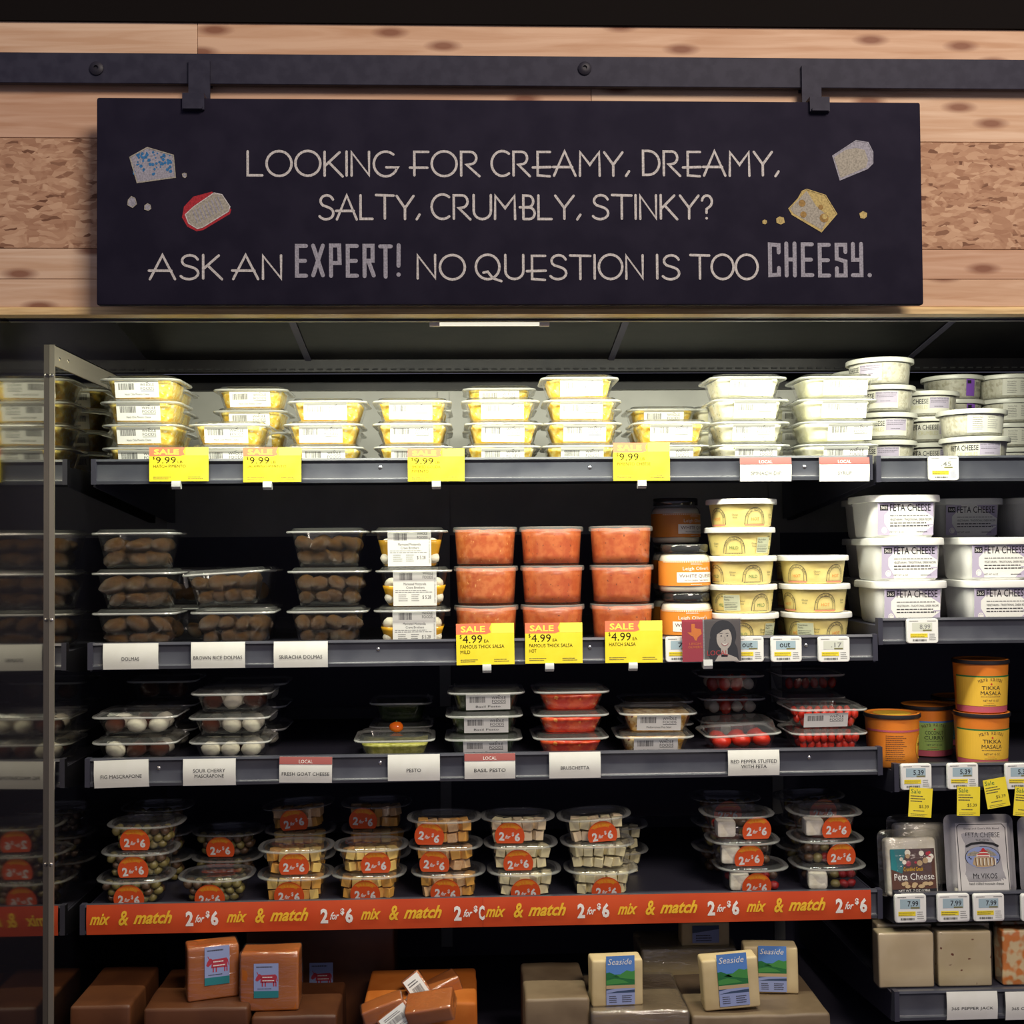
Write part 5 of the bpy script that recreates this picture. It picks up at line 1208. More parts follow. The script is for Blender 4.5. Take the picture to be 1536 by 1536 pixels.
# ------------------------------------------------------------------ vacuum packed feta
DV = LIP['b4'][3]
def pouch(px, Y, w, h, t, lean, label, kind, rz=0.0, ph=1300):
    o = thing('vacuum_pack', label, 'cheese pack', (X(px, Y, ph), Y + 0.01, DV + 0.001), (-lean, 0, rz), 'vacuum packed feta')
    block = bevel_box(w * .80, t, h * .86, .006, 3, jitter=.0008, mats=(BALLW,), subdiv=2, name='feta_block')
    obj('feta_block', block, o, (0, t / 2 + .001, h * .02))
    m = MB(); ring = []
    def shell(s_, y_, wob=0): return [(x, y_ + wob * noise.noise(Vector((x * 60, z * 60, s_))), z) for x, z in [(px_, pz_ + h / 2) for px_, pz_, _ in rr(w * s_, h * s_, .012, 0, 5)]]
    m.loft([shell(1.0, t * .55, .003), shell(.86, t * .25, .003), shell(.82, -.0006, .001), shell(.5, -.0012, .001)], cap0=False)
    m.loft([shell(.5, t + .002), shell(.86, t), shell(1.0, t * .55, .003)], cap1=False)
    me = m.mesh('wrapper', (FILM if kind != 'bag' else MATS.get('silver_bag') or clear('silver_bag', .55, tint=(.8, .8, .82), rough=.2, gain=2.0, hc=(.55, .54, .56)),), True)
    obj('wrapper', me, o)
    a = Art(0.0001); a.k = 10
    if kind == 'athenos':
        W, H = w * .70, h * .66; x0, z0 = -W / 2, h * .06
        a.rect(x0, z0, x0 + W, z0 + H, BROWNP); a.layer(); a.poly([(x0, z0 + H * .55), (x0 + W * .25, z0 + H * .45), (x0 + W * .35, z0 + H), (x0, z0 + H)], TEAL)
        rnd = random.Random(2)
        for _ in range(16): a.layer() if _ % 5 == 0 else None; a.disc(x0 + W * rnd.uniform(.1, .92), z0 + H * rnd.uniform(.62, .92), rnd.uniform(.002, .005), rnd.choice((RED, CREAM, CRIMSON, SAND, CREAM)), 10)
        a.layer(); a.text('Crumbled Greek', x0 + W * .28, z0 + H * .50, W * .44, H * .09, GOLDINK)
        a.text('Feta Cheese', x0 + W * .06, z0 + H * .30, W * .90, H * .15, WHITEINK)
        for _ in range(9): a.disc(x0 + W * rnd.uniform(.1, .9), z0 + H * rnd.uniform(.14, .24), rnd.uniform(.003, .006), SAND, 10, .003)
        a.rect(x0, z0, x0 + W, z0 + H * .10, INK); a.layer(); a.text('NET WT. 7 OZ (198g)', x0 + W * .14, z0 + H * .02, W * .7, H * .07, WHITEINK)
    elif kind == 'bag':
        W, H = w * .74, h * .84; x0, z0 = -W / 2, h * .06; bx = lambda u, v: (x0 + u * W, z0 + v * H)
        bag = flat('bag_print_grey', (0.62, .60, .58), .4)
        a.rect(x0, z0, x0 + W, z0 + H, bag); a.layer()
        a.stroke([bx(.06, .02), bx(.03, .95), bx(.08, .985), bx(.90, .985), bx(.96, .93), bx(.97, .4), bx(.99, .02)], .0011, INK)
        a.text('Sheep and Goat\'s Milk Blend', *bx(.16, .90), W * .68, H * .035, INK); a.text('FETA CHEESE', *bx(.19, .79), W * .66, H * .075, INK); a.text('THIS FETA', *bx(.38, .735), W * .26, H * .03, INK)
        cx_, cz_ = bx(.50, .50); a.disc(cx_, cz_, W * .34, INK, 32, H * .165); a.layer(); a.disc(cx_, cz_, W * .325, BLUEP, 32, H * .157); a.layer()
        a.poly([bx(.22, .56), bx(.34, .59), bx(.46, .57), bx(.60, .62), bx(.74, .56), bx(.78, .52), bx(.2, .52)][::-1], CHALKC)
        a.layer(); a.poly([bx(.30, .40), bx(.34, .50), bx(.42, .52), bx(.56, .525), bx(.70, .50), bx(.76, .42), bx(.68, .37), bx(.5, .35), bx(.38, .36)][::-1], SAND)
        a.layer()
        for u in (.36, .43, .50, .57, .64, .71): a.stroke([bx(u, .49), bx(u + .01, .38)], .0010, BROWNP); a.stroke([bx(u + .03, .48), bx(u + .03, .39)], .0016, CREAM)
        a.rect(*bx(.38, .50), *bx(.64, .55), CREAM); a.layer()
        for u0, u1, v0, v1 in ((.36, .66, .535, .56), (.42, .62, .575, .60), (.47, .56, .60, .635)): a.poly([bx(u0, v0), bx(u1, v0), bx((u0 + u1 * 2) / 3, v1), bx((u0 * 2 + u1) / 3, v1)], RED)
        a.rect(*bx(.44, .56), *bx(.60, .578), CREAM); a.rect(*bx(.40, .505), *bx(.62, .515), CRIMSON)
        for u, v in ((.24, .50), (.27, .48), (.78, .46)): a.disc(*bx(u, v), .0012, INK, 8)
        a.stroke([bx(.20, .665), bx(.30, .70), bx(.5, .715), bx(.70, .70), bx(.80, .665)], .0035, INK)
        a.text('Mt VIKOS', *bx(.30, .19), W * .46, H * .075, INK); a.text('hand crafted mountain cheese', *bx(.22, .10), W * .66, H * .035, INK)
    obj('printed_label', a.mesh('printed_label'), o)
pouch(1375, 0.004, 0.104, 0.104, 0.022, 0.12, 'clear vacuum pack of feta with brown and teal label', 'athenos', rz=0.06)
pouch(1480, 0.002, 0.112, 0.126, 0.018, 0.10, 'silver grey feta bag with oval building picture', 'bag', rz=-.03)
pouch(1592, 0.004, 0.112, 0.120, 0.018, 0.10, 'silver grey feta bag cut off by the picture edge', 'bag', rz=-.03)
pouch(1388, 0.060, 0.108, 0.115, 0.022, 0.05, 'clear pack of feta tucked behind the brown and teal pack', 'plain', rz=0.0)

# ------------------------------------------------------------------ cheese blocks on the lowest shelf
DB = LIP['b5'][3]
def block(name, px, Y, zbase, w, d, h, mt, label, cat='cheese', rz=0.0, tilt=0.0, lean=0.0, seed=0, py=1450, group=None, bev=.004, film=False, jit=.0008, dz=0.0):
    o = thing(name, label, cat, (X(px, Y, py), Y + d / 2, zbase + dz), (lean, tilt, rz), group)
    obj('cheese', bevel_box(w, d, h, bev, 3, jitter=jit, mats=(mt,), subdiv=3, seed=seed, name='cheese'), o)
    if film: obj('film', bevel_box(w + .0024, d + .0024, h + .0016, bev, 3, jitter=.0014, mats=(SMOOTHFILM,), subdiv=7, seed=seed + 3, name='film'), o, (0, 0, -.0001))
    return o
for px, mt, nm, w, d0, n in ((1360, BLOCKJ, 'plain pale jack cheese block', .088, .010, 4), (1448, BLOCKP, 'speckled pepper jack cheese block', .086, .010, 3), (1545, BLOCKM, 'orange marbled colby jack block', .088, .010, 3)):
    for k in range(n):
        wh = ('at the front', 'second from the front', 'third from the front', 'at the back of its file')[k]
        block('cheese_block', px + (0, -2, -3, -3)[k], d0 + .036 * k, DB, w, .030, .086 + (.002 if k % 2 else 0), mt, '%s %s' % (nm, wh), seed=k + px, film=(k < 2), group='blocks of jack cheese', bev=.003, rz=random.uniform(-.02, .02))

# the well at the bottom: parcels and wedges
ZB = 0.6838
def at_z(px, py, Y): return at(px, py, Y).z
def seaside(w, h):
    a = Art(0.00012); a.k = 3; x0 = -w / 2; V = lambda u, v: (x0 + u * w, v * h)
    a.rect(x0, h * .62, x0 + w, h, SKYB); a.rect(x0, h * .40, x0 + w, h * .62, HILLG); a.rect(x0, h * .33, x0 + w, h * .40, SAND); a.rect(x0, h * .24, x0 + w, h * .33, SEA); a.rect(x0, 0, x0 + w, h * .24, BLUEP); a.layer()
    a.poly([V(0, .55), V(.0, .66), V(.12, .67), V(.3, .62), V(.5, .56)], HILLG); a.poly([V(.2, .58), V(.5, .62), V(.72, .70), V(.9, .67), V(1, .69), V(1, .5)], HILLG2); a.poly([V(0, .5), V(.3, .54), V(.6, .5), V(.8, .44), V(0, .42)], HILLG2)
    a.poly([V(0, .24), V(0, .30), V(.3, .33), V(.6, .335), V(1, .33), V(1, .30), V(.4, .28)], BLUEP)
    a.layer(); a.text('Seaside', *V(.06, .82), w * .84, h * .12, WHITEINK, shear=.25)
    a.lines(x0 + w * .1, h * .04, w * .3, h * .16, 4, GREYINK, 1, .4); a.lines(x0 + w * .55, h * .04, w * .35, h * .16, 4, GREYINK, 2, .4)
    return a.mesh('printed_label')
def cowlabel(w, h):
    a = Art(0.00012); a.k = 3; x0 = -w / 2; V = lambda u, v: (x0 + u * w, v * h)
    a.rect(x0, 0, x0 + w, h, BLUEP); a.layer(); a.rect(x0, 0, x0 + w, h * .20, TEAL); a.lines(x0 + w * .1, h * .86, w * .8, h * .08, 1, GREYINK, 4)
    a.poly([V(.26, .44), V(.90, .44), V(.93, .60), V(.88, .68), V(.30, .66)], CRIMSON)
    for u in (.32, .44, .78, .87): a.rect(x0 + w * u, h * .33, x0 + w * (u + .05), h * .46, CRIMSON)
    a.poly([V(.06, .52), V(.14, .48), V(.30, .56), V(.30, .68), V(.20, .70), V(.10, .60)], CRIMSON); a.stroke([V(.17, .69), V(.13, .75)], w * .03, CRIMSON); a.stroke([V(.92, .64), V(.97, .48)], w * .025, CRIMSON)
    a.layer(); a.lines(x0 + w * .35, h * .46, w * .5, h * .2, 2, WHITEINK, 3, .3); a.lines(x0 + w * .15, h * .24, w * .7, h * .05, 1, GREYINK, 3)
    return a.mesh('printed_label')
# parcels lying on the base deck
def parcel(x0, x1, ytop, Y, d, label, mt=CARD, rz=0.0, film=False, group='large cheese parcels in the well', top_px=None, zb=ZB, pxm=None):
    p0, p1 = at(x0, ytop, Y), at(x1, ytop, Y)
    w = p1.x - p0.x; h = (p0.z + p1.z) / 2 - zb
    o = thing('cheese_parcel', label, 'cheese', ((p0.x + p1.x) / 2, Y + d / 2, zb), (0, 0, rz), group)
    obj('wrapping', bevel_box(w, d, h, .005, 3, jitter=.0016, mats=(mt,), subdiv=5, seed=int(x0), name='wrapping'), o)
    if film: obj('film', bevel_box(w + .003, d + .003, h + .002, .005, 3, jitter=.0032, mats=(FILM,), subdiv=9, seed=int(x0) + 3, name='film'), o)
    return o, (p0.x + p1.x) / 2, w, zb + h
bigp, bx_, bw_, bz_ = parcel(368, 592, 1392, .11, .10, 'very large orange cheddar block standing at the back of the well', DARKO, group='cheddar in the well')
obj('printed_label', cowlabel(.038, .052), bigp, (X(482, .11, 1465) - bx_, -.0512, at(482, 1492, .11).z - ZB))
pA = parcel(104, 196, 1509, -.10, .17, 'low brown cheese parcel beside the mirror panel', DARKO)
pB = parcel(214, 372, 1512, -.10, .17, 'low brown cheese parcel carrying the first cow label wedge', DARKO)
pC = parcel(376, 505, 1524, -.10, .14, 'low orange cheese parcel carrying the second cow label wedge', DARKO)
pD = parcel(545, 715, 1505, -.07, .15, 'orange cheddar slab under the loose wedges', BLOCKO, group='cheddar in the well')
pE = parcel(788, 884, 1498, -.09, .16, 'pale cheese slab beside the first green hill label block', DARKC)
pF = parcel(888, 1034, 1517, -.10, .16, 'pale wrapped cheese slab under the first green hill label block', DARKC, film=True)
pG = parcel(1038, 1246, 1522, -.10, .18, 'pale cheese slab under the tilted green hill label block', DARKC)
pH = parcel(962, 1106, 1424, .088, .10, 'large pale cheese parcel wrapped in shiny cling film', BLOCKC, film=True)
def on(parcel_, name, px0, px1, pytop, pybot, Y, d, mt, label, lab=None, rz=0.0, tilt=0.0, film=False, group=None, zb=None, dz=.0005):
    zb = parcel_[3] if zb is None else zb
    x0, x1 = X(px0, Y, pytop), X(px1, Y, pytop); w = x1 - x0
    h = at((px0 + px1) / 2, pytop, Y).z - zb
    o = thing(name, label, 'cheese', ((x0 + x1) / 2, Y + d / 2, zb + dz), (0, tilt, rz), group)
    obj('cheese', bevel_box(w, d, h, .0035, 3, jitter=.0010, mats=(mt,), subdiv=3, seed=int(px0), name='cheese'), o)
    if film: obj('film', bevel_box(w + .002, d + .002, h + .001, .0035, 3, jitter=.0016, mats=(FILM,), subdiv=7, seed=int(px0) + 3, name='film'), o)
    if lab:
        me, lx, lz = lab; obj('printed_label', me, o, (lx, -d / 2 - .0016, lz))
    return o
gwd = 'cheddar in the well'; gss = 'green hill label cheese blocks'
on(pB, 'cheese_wedge', 276, 352, 1420, 1512, -.07, .040, BLOCKO, 'orange cheddar wedge with pale blue cow label, turned toward the mirror panel', (cowlabel(.036, .056), .005, .022), rz=.30, film=True, group=gwd)
on(pC, 'cheese_wedge', 360, 447, 1430, 1519, -.08, .045, BLOCKO, 'orange cheddar wedge with pale blue cow label in shiny film', (cowlabel(.036, .050), -.004, .020), film=True, group=gwd)
on(pF, 'cheese_block', 886, 964, 1440, 1517, -.08, .035, BLOCKC, 'cream block with green hill label, upright in front of the filmed parcel', (seaside(.043, .072), .004, .003), rz=.06, group=gss)
on(pG, 'cheese_block', 1057, 1141, 1442, 1530, -.088, .035, BLOCKC, 'cream block with green hill label, tilted beside the filmed parcel', (seaside(.045, .077), .003, .006), tilt=-.07, group=gss, dz=.004)
on(pG, 'cheese_block', 1118, 1198, 1421, 1523, -.02, .035, BLOCKC, 'cream block with green hill label, half hidden behind the tilted one', (seaside(.043, .070), .002, .004), rz=-.12, group=gss)
on(pH, 'cheese_block', 1022, 1094, 1384, 1424, .10, .035, BLOCKC, 'cream cheese block lying on top of the filmed parcel', (cached('lb', lambda: (lambda a: (a.rect(-.022, .0, .022, .028, BLUEP), a.layer(), a.poly([(-.022, .016), (.022, .022), (.022, .028), (-.022, .028)], SEA), a.lines(-.016, .002, .03, .012, 3, GREYINK, 1), a.mesh('printed_label'))[-1])(Art(.00012))), 0, .006), group=gss)
# loose wedges in a heap
def wedge(px, py, Y, w, d, h, rot, label, paper=False):
    p = at(px, py, Y)
    o = thing('cheese_wedge', label, 'cheese', (p.x, Y, p.z + .004), rot, 'loose cheddar wedges')
    obj('cheese', bevel_box(w, d, h, .003, 3, jitter=.0008, mats=(BLOCKO,), subdiv=2, seed=int(px), name='cheese'), o, (0, 0, -h / 2))
    obj('film', bevel_box(w + .0016, d + .0016, h + .0012, .003, 3, jitter=.0012, mats=(FILM,), subdiv=5, seed=int(px) + 2, name='film'), o, (0, 0, -h / 2 - .0006))
    if paper:
        a = Art(.00012); a.k = 6; a.rect(-w * .42, -h * .46, w * .42, h * .46, PAPER); a.layer(); a.barcode(-w * .25, -h * .15, w * .5, h * .28, INK, 2); a.lines(-w * .3, h * .18, w * .6, h * .16, 2, GREYINK, 1); a.lines(-w * .3, -h * .38, w * .6, h * .14, 2, GREYINK, 1)
        obj('price_label', a.mesh('price_label'), o, (0, -d / 2 - .0008, 0))
wedge(575, 1517, -.075, .062, .030, .024, (.1, -.30, .1), 'loose orange cheddar wedge lying flat at the front of the heap')
wedge(596, 1532, -.085, .052, .024, .030, (-.3, -.62, .1), 'loose cheddar wedge with white price label at the bottom of the heap', True)
wedge(646, 1514, -.095, .070, .040, .026, (.45, -.20, -.2), 'loose orange cheddar wedge on top of the heap front')
wedge(628, 1488, -.035, .030, .022, .048, (-.35, -.60, .2), 'loose cheddar wedge standing up with white price label', True)
wedge(665, 1484, -.01, .050, .030, .026, (.1, -.35, .3), 'loose cheddar wedge at the back of the heap')

# ------------------------------------------------------------------ price tags, clips, strips
def tag_paper(w, h, bow=0.0025, mt=TAGP, name='card', n=10):
    m = MB(); rings = []
    pts = [(bow * sin(pi * k / n), h * k / n) for k in range(n + 1)]
    m.loft([[(x, -y - .0004, z) for y, z in pts] + [(x, -y, z) for y, z in reversed(pts)] for x in (-w / 2, w / 2)])
    return smooth_angle(m.mesh(name, (mt,)), 60)
def onrail(key, px0, px1, pybot, pytop, dy=0.0012):
    yf = LIP[key][2] - dy
    pb = at((px0 + px1) / 2, pybot, yf); ptp = at((px0 + px1) / 2, pytop, yf); w = X(px1, yf, pybot) - X(px0, yf, pybot)
    return (pb.x, yf, pb.z), w, ptp.z - pb.z
def bowed(art, name, h, bow):
    s = art.mb
    s.v = [(x, y - .0009 - bow * sin(pi * max(0, min(1, z / h))), z) for x, y, z in s.v]
    return s.mesh(name, art.mats)
def white_tag(key, px0, px1, pytop, pybot, lines_, label, local=False, rot=0.0, faint=False):
    loc, w, h = onrail(key, px0, px1, pybot, pytop)
    o = thing('shelf_tag', label, 'price tag', loc, (0, rot, 0), 'white shelf tags')
    obj('card', tag_paper(w, h), o)
    s = MB(); s.box(-w / 2 - .0012, -.0018, 0, -w / 2, 0.0006, h); s.box(w / 2, -.0018, 0, w / 2 + .0012, .0006, h); s.box(-w / 2 - .0012, 0, -.0008, w / 2 + .0012, .0006, 0); obj('holder', s.mesh('holder', (PLASTIC,)), o)
    a = Art(.0001); k = len(lines_)
    for i, tx in enumerate(lines_):
        lw = min(w * .90, len(tx) * .0044); zc = h * ((.34 if local else .40) + (k - 1 - 2 * i) * .10 + (0.06 if k > 1 else 0))
        a.text(tx, -lw / 2, zc - .0024, lw, .0054, PALEINK if faint else GREYINK)
    if local:
        n = 6
        for q in range(n): a.rect(-w / 2, h * (.72 + .28 * q / n), w / 2, h * (.72 + .28 * (q + 1) / n), MAUVE)
        a.layer(); a.layer(); a.text('LOCAL', -w * .13, h * .76, w * .26, h * .13, WHITEINK)
    obj('lettering', bowed(a, 'lettering', h, .0025), o)
    return o
white_tag('a2', 155, 238, 965, 1004, ['DOLMAS'], 'white shelf tag reading DOLMAS')
white_tag('a2', 287, 368, 963, 1002, ['BROWN RICE DOLMAS'], 'white shelf tag reading BROWN RICE DOLMAS')
white_tag('a2', 411, 492, 962, 1001, ['SRIRACHA DOLMAS'], 'white shelf tag reading SRIRACHA DOLMAS')
white_tag('a3', 142, 224, 1140, 1181, ['FIG MASCRAPONE'], 'white shelf tag reading FIG MASCRAPONE', rot=-.02)
white_tag('a3', 275, 354, 1138, 1178, ['SOUR CHERRY', 'MASCRAPONE'], 'white shelf tag reading SOUR CHERRY MASCRAPONE')
white_tag('a3', 419, 498, 1135, 1174, ['FRESH GOAT CHEESE'], 'white and mauve shelf tag reading FRESH GOAT CHEESE', True, rot=.02)
white_tag('a3', 582, 660, 1131.5, 1171, ['PESTO'], 'white shelf tag reading PESTO only')
white_tag('a3', 697, 773, 1130, 1168, ['BASIL PESTO'], 'white and mauve shelf tag reading BASIL PESTO', True)
white_tag('a3', 824, 901, 1128, 1167, ['BRUSCHETTA'], 'white shelf tag reading BRUSCHETTA')
white_tag('a3', 1092, 1169, 1125, 1163, ['RED PEPPER STUFFED', 'WITH FETA'], 'white shelf tag reading RED PEPPER STUFFED WITH FETA')
white_tag('a1', 1110, 1187, 686.5, 722, ['SPINACH DIP'], 'mauve topped local tag under the herbed spread stack', True, faint=True)
white_tag('a1', 1229, 1304, 686, 722, ['SYRUP'], 'mauve topped local tag under the plain white spread stack', True, faint=True)
white_tag('b5', 1420, 1496, 1487, 1529, ['365 PEPPER JACK'], 'white shelf tag reading PEPPER JACK')
white_tag('b5', 1508, 1584, 1487, 1529, ['365 COLBY JACK'], 'white shelf tag cut by the picture edge under the marbled blocks')

def clip(parent, w, z, x=0.0):
    m = MB(); m.profile([(-.0035, z), (.004, z), (.006, z - .003), (.006, z - .012), (-.0015, z - .013), (-.0055, z - .009), (-.0055, z - .003)], x - w / 2, x + w / 2)
    return obj('clip', smooth_angle(m.mesh('clip', (CLIPM,)), 40), parent)
def sale_tag(key, px0, px1, pytop, pybot, price, unit, lines_, label, lean=0.10, rot=0.0, cx=0.5):
    loc, w, h = onrail(key, px0, px1, pybot, pytop, .0030)
    o = thing('sale_tag', label, 'price tag', loc, (-lean * 0 + 0.0, rot, 0), 'yellow sale tags')
    m = MB(); m.box(-w / 2, -.0004, 0, w / 2, 0, h); obj('card', m.mesh('card', (YELLOW,)), o)
    a = Art(.0001); a.k = 5
    a.poly([(-w / 2, h * .74), (w * .02, h * .74), (w * .10, h * .78), (w * .07, h * .88), (w * .11, h), (-w / 2, h)], SALERED); a.rect(w * .11, h * .76, w / 2, h, LIMEY); a.layer()
    a.text('SALE', -w * .42, h * .79, w * .42, h * .15, LIMEY, fat=0.02)
    a.text('$', -w * .44, h * .63, w * .035, h * .10, TAGINK); a.text(price, -w * .39, h * .53, w * .34, h * .19, TAGINK); a.text(unit, -w * .02, h * .54, w * .08, h * .07, TAGINK)
    for i, tx in enumerate(lines_): a.text(tx, -w * .43, h * (.40 - .13 * i), min(w * .86, len(tx) * w * .042), h * .085, TAGINK)
    a.lines(-w * .43, h * .06, w * .30, h * .09, 2, GREYINK, 2, .35); a.lines(w * .15, h * .06, w * .27, h * .09, 2, GREYINK, 3, .35)
    obj('print', a.mesh('print'), o)
    clip(o, .0135, .0006, (cx - .5) * w)
    return o
sale_tag('a1', 224, 313, 671, 722, '9.99', 'LB', ['HATCH PIMENTO'], 'yellow sale tag reading HATCH PIMENTO', cx=.46)
sale_tag('a1', 365, 452, 671, 723, '9.99', 'LB', ['JALAPENO PIMENTO'], 'yellow sale tag reading JALAPENO PIMENTO', cx=.42)
sale_tag('a1', 612, 697, 673, 722, '9.99', 'LB', ['SMOKED GOUDA', 'PIMENTO'], 'yellow sale tag reading SMOKED GOUDA PIMENTO', cx=.5)
sale_tag('a1', 920, 1005, 664, 721, '9.99', 'LB', ['PIMENTO CHEESE'], 'yellow sale tag reading PIMENTO CHEESE', cx=.5)
sale_tag('a2', 685, 772, 935, 997, '4.99', 'EA', ['FAMOUS THICK SALSA', 'MILD'], 'yellow sale tag reading FAMOUS THICK SALSA MILD', rot=-.01, cx=.52)
sale_tag('a2', 788, 874, 934, 995, '4.99', 'EA', ['FAMOUS THICK SALSA', 'HOT'], 'yellow sale tag reading FAMOUS THICK SALSA HOT', cx=.42)
sale_tag('a2', 908, 994, 931, 994, '4.99', 'EA', ['HATCH SALSA'], 'yellow sale tag reading HATCH SALSA', cx=.48)

def esl(key, px0, px1, pytop, pybot, digits, label, dark=True):
    loc, w, h = onrail(key, px0, px1, pybot, pytop, .0062)
    o = thing('electronic_shelf_label', label, 'price label', loc, (0, 0, 0), 'electronic shelf labels')
    m = MB(); ring = lambda s_, y: [(x * s_, y, z * s_ + h / 2) for x, z, _ in rr(w, h, .004, 0, 3)]
    m.loft([ring(1, .006), ring(1, .001), ring(.96, 0)]); obj('housing', smooth_angle(m.mesh('housing', (WHITEPL,)), 40), o)
    a = Art(.0001); a.k = 2
    a.rect(-w * .34, h * .50, w * .30, h * .84, LCD if dark else flat('lcd_pale', (.62, .64, .56), .3) if 'lcd_pale' not in MATS else MATS['lcd_pale']); a.layer()
    a.text(digits, -w * .10 if digits != 'out' else -w * .22, h * .58, w * .34, h * .19, INK if dark else PALEINK, fat=.01)
    a.rect(w * .0, h * .50, w * .28, h * .555, flat('lcd_olive', (.20, .19, .08), .3) if 'lcd_olive' not in MATS else MATS['lcd_olive'])
    a.lines(-w * .42, h * .88, w * .35, h * .05, 1, GREYINK, 1); a.lines(w * .15, h * .88, w * .28, h * .05, 1, GREYINK, 2)
    a.rect(-w * .40, h * .24, w * .15, h * .40, YELLOW); a.layer(); a.lines(-w * .38, h * .25, w * .5, h * .14, 2, GREYINK, 2, .3); a.barcode(-w * .33, h * .09, w * .45, h * .08, INK, 3); a.lines(w * .20, h * .12, w * .22, h * .30, 4, PALEINK, 4, .3)
    obj('display_print', a.mesh('display_print'), o)
    return o
esl('b1', 1394, 1439, 684, 720.5, '.45', 'overlit electronic price label under the feta crumbles', False)
esl('a2', 999, 1045, 955, 993, '79', 'electronic price label reading 79 beside the portrait card')
esl('a2', 1101, 1146, 955, 993, 'out', 'electronic price label reading out, half covered by the portrait card')
esl('a2', 1157, 1203, 955, 993, 'out', 'electronic price label reading out, fully visible under the taller queso stack')
esl('a2', 1228, 1275, 955, 993, '.17', 'pale electronic price label under the shorter queso stack', False)
esl('b2', 1361, 1408, 928, 965, '8.99', 'electronic price label under the square feta tubs', False)
esl('b3', 1352, 1398, 1146, 1185, '5.39', 'electronic price label under the vindaloo tub')
esl('b3', 1422, 1468, 1145, 1184, '5.39', 'electronic price label between the two curry stacks')
esl('b3', 1509, 1555, 1145, 1184, '5.39', 'electronic price label cut by the picture edge under the tikka masala')
esl('b4', 1343, 1390, 1342, 1384, '7.99', 'electronic price label under the brown and teal feta pack')
esl('b4', 1407, 1455, 1341, 1383, '7.99', 'electronic price label under the seam between the two feta packs')
esl('b4', 1461, 1507, 1341, 1382, '7.99', 'electronic price label under the silver grey feta bag')
esl('b4', 1533, 1579, 1341, 1382, '7.99', 'electronic price label at the picture edge below the packed feta')
def hang_tag(px0, px1, pytop, pybot, rot, label, dy=.0085):
    yf = LIP['b3'][2] - dy
    pc = at((px0 + px1) / 2, pytop, yf); w = .0365; h = .0455
    o = thing('hanging_sale_tag', label, 'price tag', (pc.x, yf, pc.z), (0, rot, 0), 'dangling yellow sale tags')
    m = MB(); m.box(-w / 2, 0, -h, w / 2, .0004, 0); obj('card', m.mesh('card', (YELLOW,)), o)
    a = Art(.0001); a.text('Sale', -w * .44, -h * .20, w * .42, h * .15, HILLG); a.lines(-w * .44, -h * .50, w * .66, h * .26, 3, GREYINK, 3, .4)
    a.text('$5.39', -w * .05, -h * .70, w * .42, h * .12, INK); a.lines(-w * .3, -h * .82, w * .6, h * .07, 1, GREYINK, 4); a.lines(-w * .4, -h * .97, w * .8, h * .10, 2, GREYINK, 5, .3)
    obj('print', a.mesh('print'), o)
    m = MB(); m.box(-w / 2, 0.0002, -.004, w / 2, dy - .0064 + .003, .0095) if False else m.box(-w / 2, .0005, -.006, w / 2, dy - .0002, .0045)
    obj('holder', m.mesh('holder', (PLASTIC,)), o)
hang_tag(1362, 1402, 1182, 1227, .075, 'yellow sale tag dangling below the vindaloo price label')
hang_tag(1434, 1472, 1180, 1225, .03, 'yellow sale tag dangling above the silver grey feta bag')
hang_tag(1472, 1510, 1168, 1208, -.16, 'tilted yellow sale tag hanging from the rail between two price labels')
hang_tag(1520, 1560, 1181, 1225, .10, 'yellow sale tag dangling at the picture edge')

# portrait card clipped to the rail
loc, w, h = onrail('a2', 1024, 1112, 992, 929, .0135)
o = thing('portrait_card', 'crimson and grey card with a smiling long haired woman, clipped to the rail', 'sign', loc, (0, -.01, 0))
m = MB(); m.box(-w / 2, 0, 0, w / 2, .0006, h); obj('card', m.mesh('card', (CRIMSON,)), o)
a = Art(.00012); U = lambda u, v: (-w / 2 + u * w, v * h)
a.rect(*U(.38, 0), *U(1, 1), PHOTOBG); a.rect(*U(.355, 0), *U(.38, 1), CHALKG); a.layer()
a.poly([U(.16, .90), U(.22, .90), U(.22, .80), U(.32, .77), U(.335, .66), U(.265, .58), U(.245, .50), U(.215, .51), U(.19, .60), U(.15, .62), U(.09, .70), U(.16, .70)][::-1], ORIENT)
a.text('LEIGH', *U(.12, .40), w * .20, h * .055, ORIENT); a.text("OLIVER'S", *U(.10, .32), w * .24, h * .055, ORIENT)
a.disc(-w / 2 + .70 * w, h * .62, w * .225, INK, 24, h * .36); a.poly([U(.47, .55), U(.43, .15), U(.50, 0), U(.66, 0), U(.68, .4)], INK); a.poly([U(.84, .6), U(.94, .3), U(.96, 0), U(.78, 0), U(.76, .4)], INK); a.layer()
a.poly([U(.55, 0), U(.62, .16), U(.78, .16), U(.92, .08), U(.96, 0)][::-1], SKIN); a.rect(*U(.66, .10), *U(.77, .30), SKIN)
a.disc(-w / 2 + .715 * w, h * .54, w * .130, SKIN, 22, h * .27); a.layer()
a.poly([U(.57, .62), U(.60, .80), U(.70, .87), U(.80, .84), U(.86, .66), U(.80, .76), U(.70, .74), U(.62, .66)][::-1], INK)
for ex in (.665, .77): a.disc(-w / 2 + ex * w, h * .60, w * .014, INK, 8, h * .016); a.stroke([U(ex - .025, .655), U(ex + .02, .66)], .0007, INK)
a.stroke([U(.725, .58), U(.735, .50), U(.715, .49)], .0005, PHOTOBG)
a.poly([U(.665, .44), U(.72, .37), U(.785, .43), U(.725, .405)][::-1], WHITEINK); a.layer(); a.arc(-w / 2 + .725 * w, h * .455, w * .062, 200, 340, .0006, CRIMSON, 8)
a.text('LOCAL', *U(.42, .14), w * .36, h * .12, RED)
obj('picture', a.mesh('picture'), o)
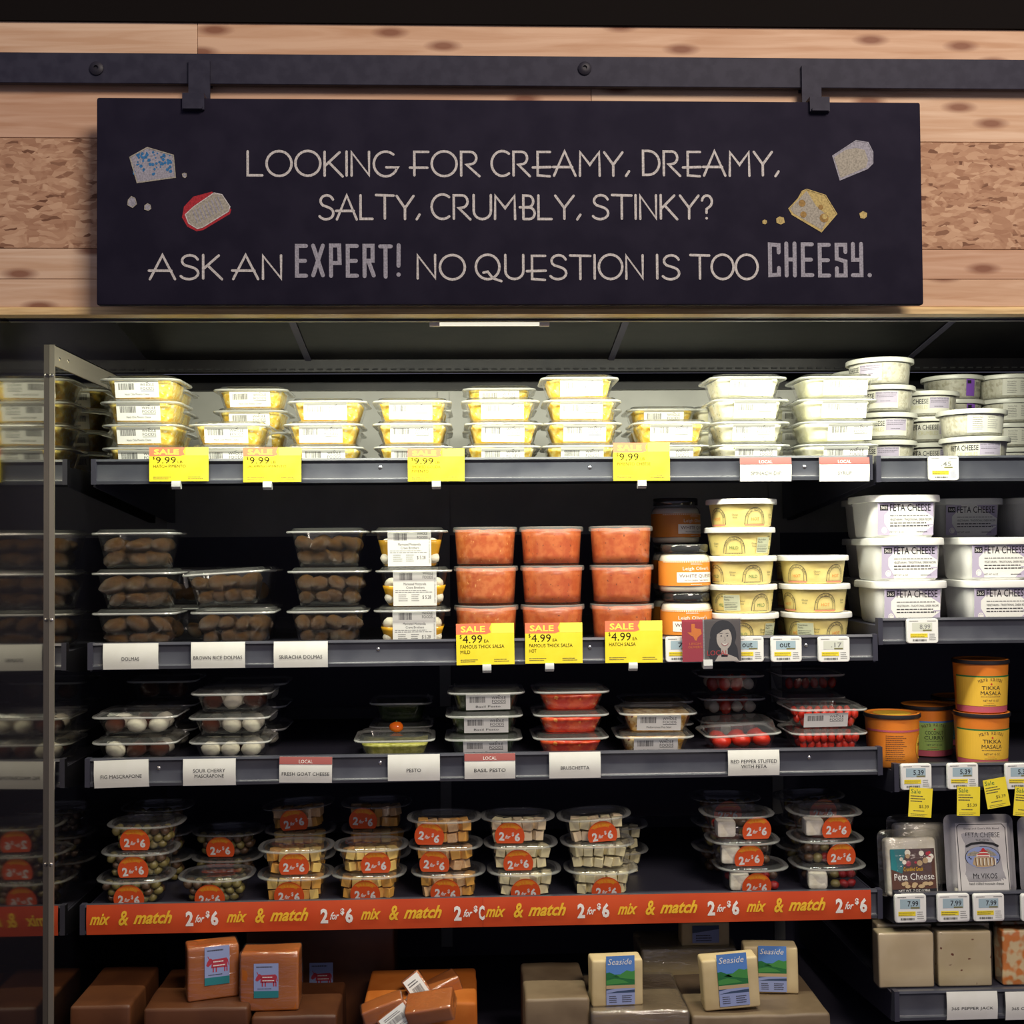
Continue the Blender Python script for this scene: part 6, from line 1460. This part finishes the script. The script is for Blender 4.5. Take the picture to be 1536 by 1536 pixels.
m = MB(); m.box(-w / 2 - .002, -.0022, -.001, w / 2 + .002, -.0018, h + .002); obj('sleeve', m.mesh('sleeve', (PLASTIC,)), o)
m = MB(); m.profile([(-.0035, .003), (.0115, .003), (.0115, -.010), (-.0035, -.011), (-.0055, -.006)], -.007, .007); obj('clip', m.mesh('clip', (CLIPM,)), o, (.003 - .01, 0, 0))

# orange strip along the snack cup shelf: two printed lengths
def strip(px0, px1, label, first):
    zt, zb_, yf, _ = LIP['a4']; y = yf - .0010
    x0, x1 = X(px0, y, 1370), X(px1, y, 1345); w = x1 - x0; h = zt - zb_ + .001
    o = thing('promo_strip', label, 'strip', (x0, y, zb_ - .0005), (0, 0, 0), 'orange promotion strips')
    m = MB(); n = 5; pts = [(.0016 * sin(pi * k / n), h * k / n) for k in range(n + 1)]
    m.loft([[(xx, -yy - .0003, z) for yy, z in pts] + [(xx, -yy, z) for yy, z in reversed(pts)] for xx in [w * q / 12 for q in range(13)]]); obj('paper', smooth_angle(m.mesh('paper', (ORANGE,)), 50), o)
    a = Art(.0001); a.k = 2
    per = X(600, y) - X(402, y)
    xs = [X(p, y, 1365) - x0 for p in first[0]]; ns = [X(p, y, 1365) - x0 for p in first[1]]
    for x in xs:
        if x > w - .05: continue
        sc2 = .001
        a.text('mix', x, h * .34, .031, h * .38, GOLDINK, shear=.45, fat=0.03); a.text('&', x + .043, h * .30, .015, h * .50, GOLDINK, shear=.25, fat=0.022); a.text('match', x + .065, h * .34, .058, h * .44, GOLDINK, shear=.45, fat=0.03)
    for x in ns:
        full = x + .046 < w
        a.text('2', x, h * .24, .0115, h * .50, WHITEINK, fat=0.04); a.text('for', x + .0140, h * .36, .0140, h * .26, WHITEINK, shear=.5, fat=0.022); a.text('$', x + .0300, h * .50, .0060, h * .24, WHITEINK, fat=0.04)
        if full: a.text('6', x + .0375, h * .24, .0115, h * .50, WHITEINK, fat=0.04)
        else: a.text('C', x + .0375, h * .24, .0090, h * .50, WHITEINK, fat=0.04)
    obj('lettering', bowed(a, 'lettering', h, .0016), o)
strip(130, 724, 'orange mix and match strip, length beginning beside the mirror panel', ((135, 340, 541), (279, 481, 681)))
strip(724.5, 1306, 'orange mix and match strip, length ending at the dark shelf end', ((728, 926, 1119), (866, 1061, 1253)))
bpy.context.view_layer.update()
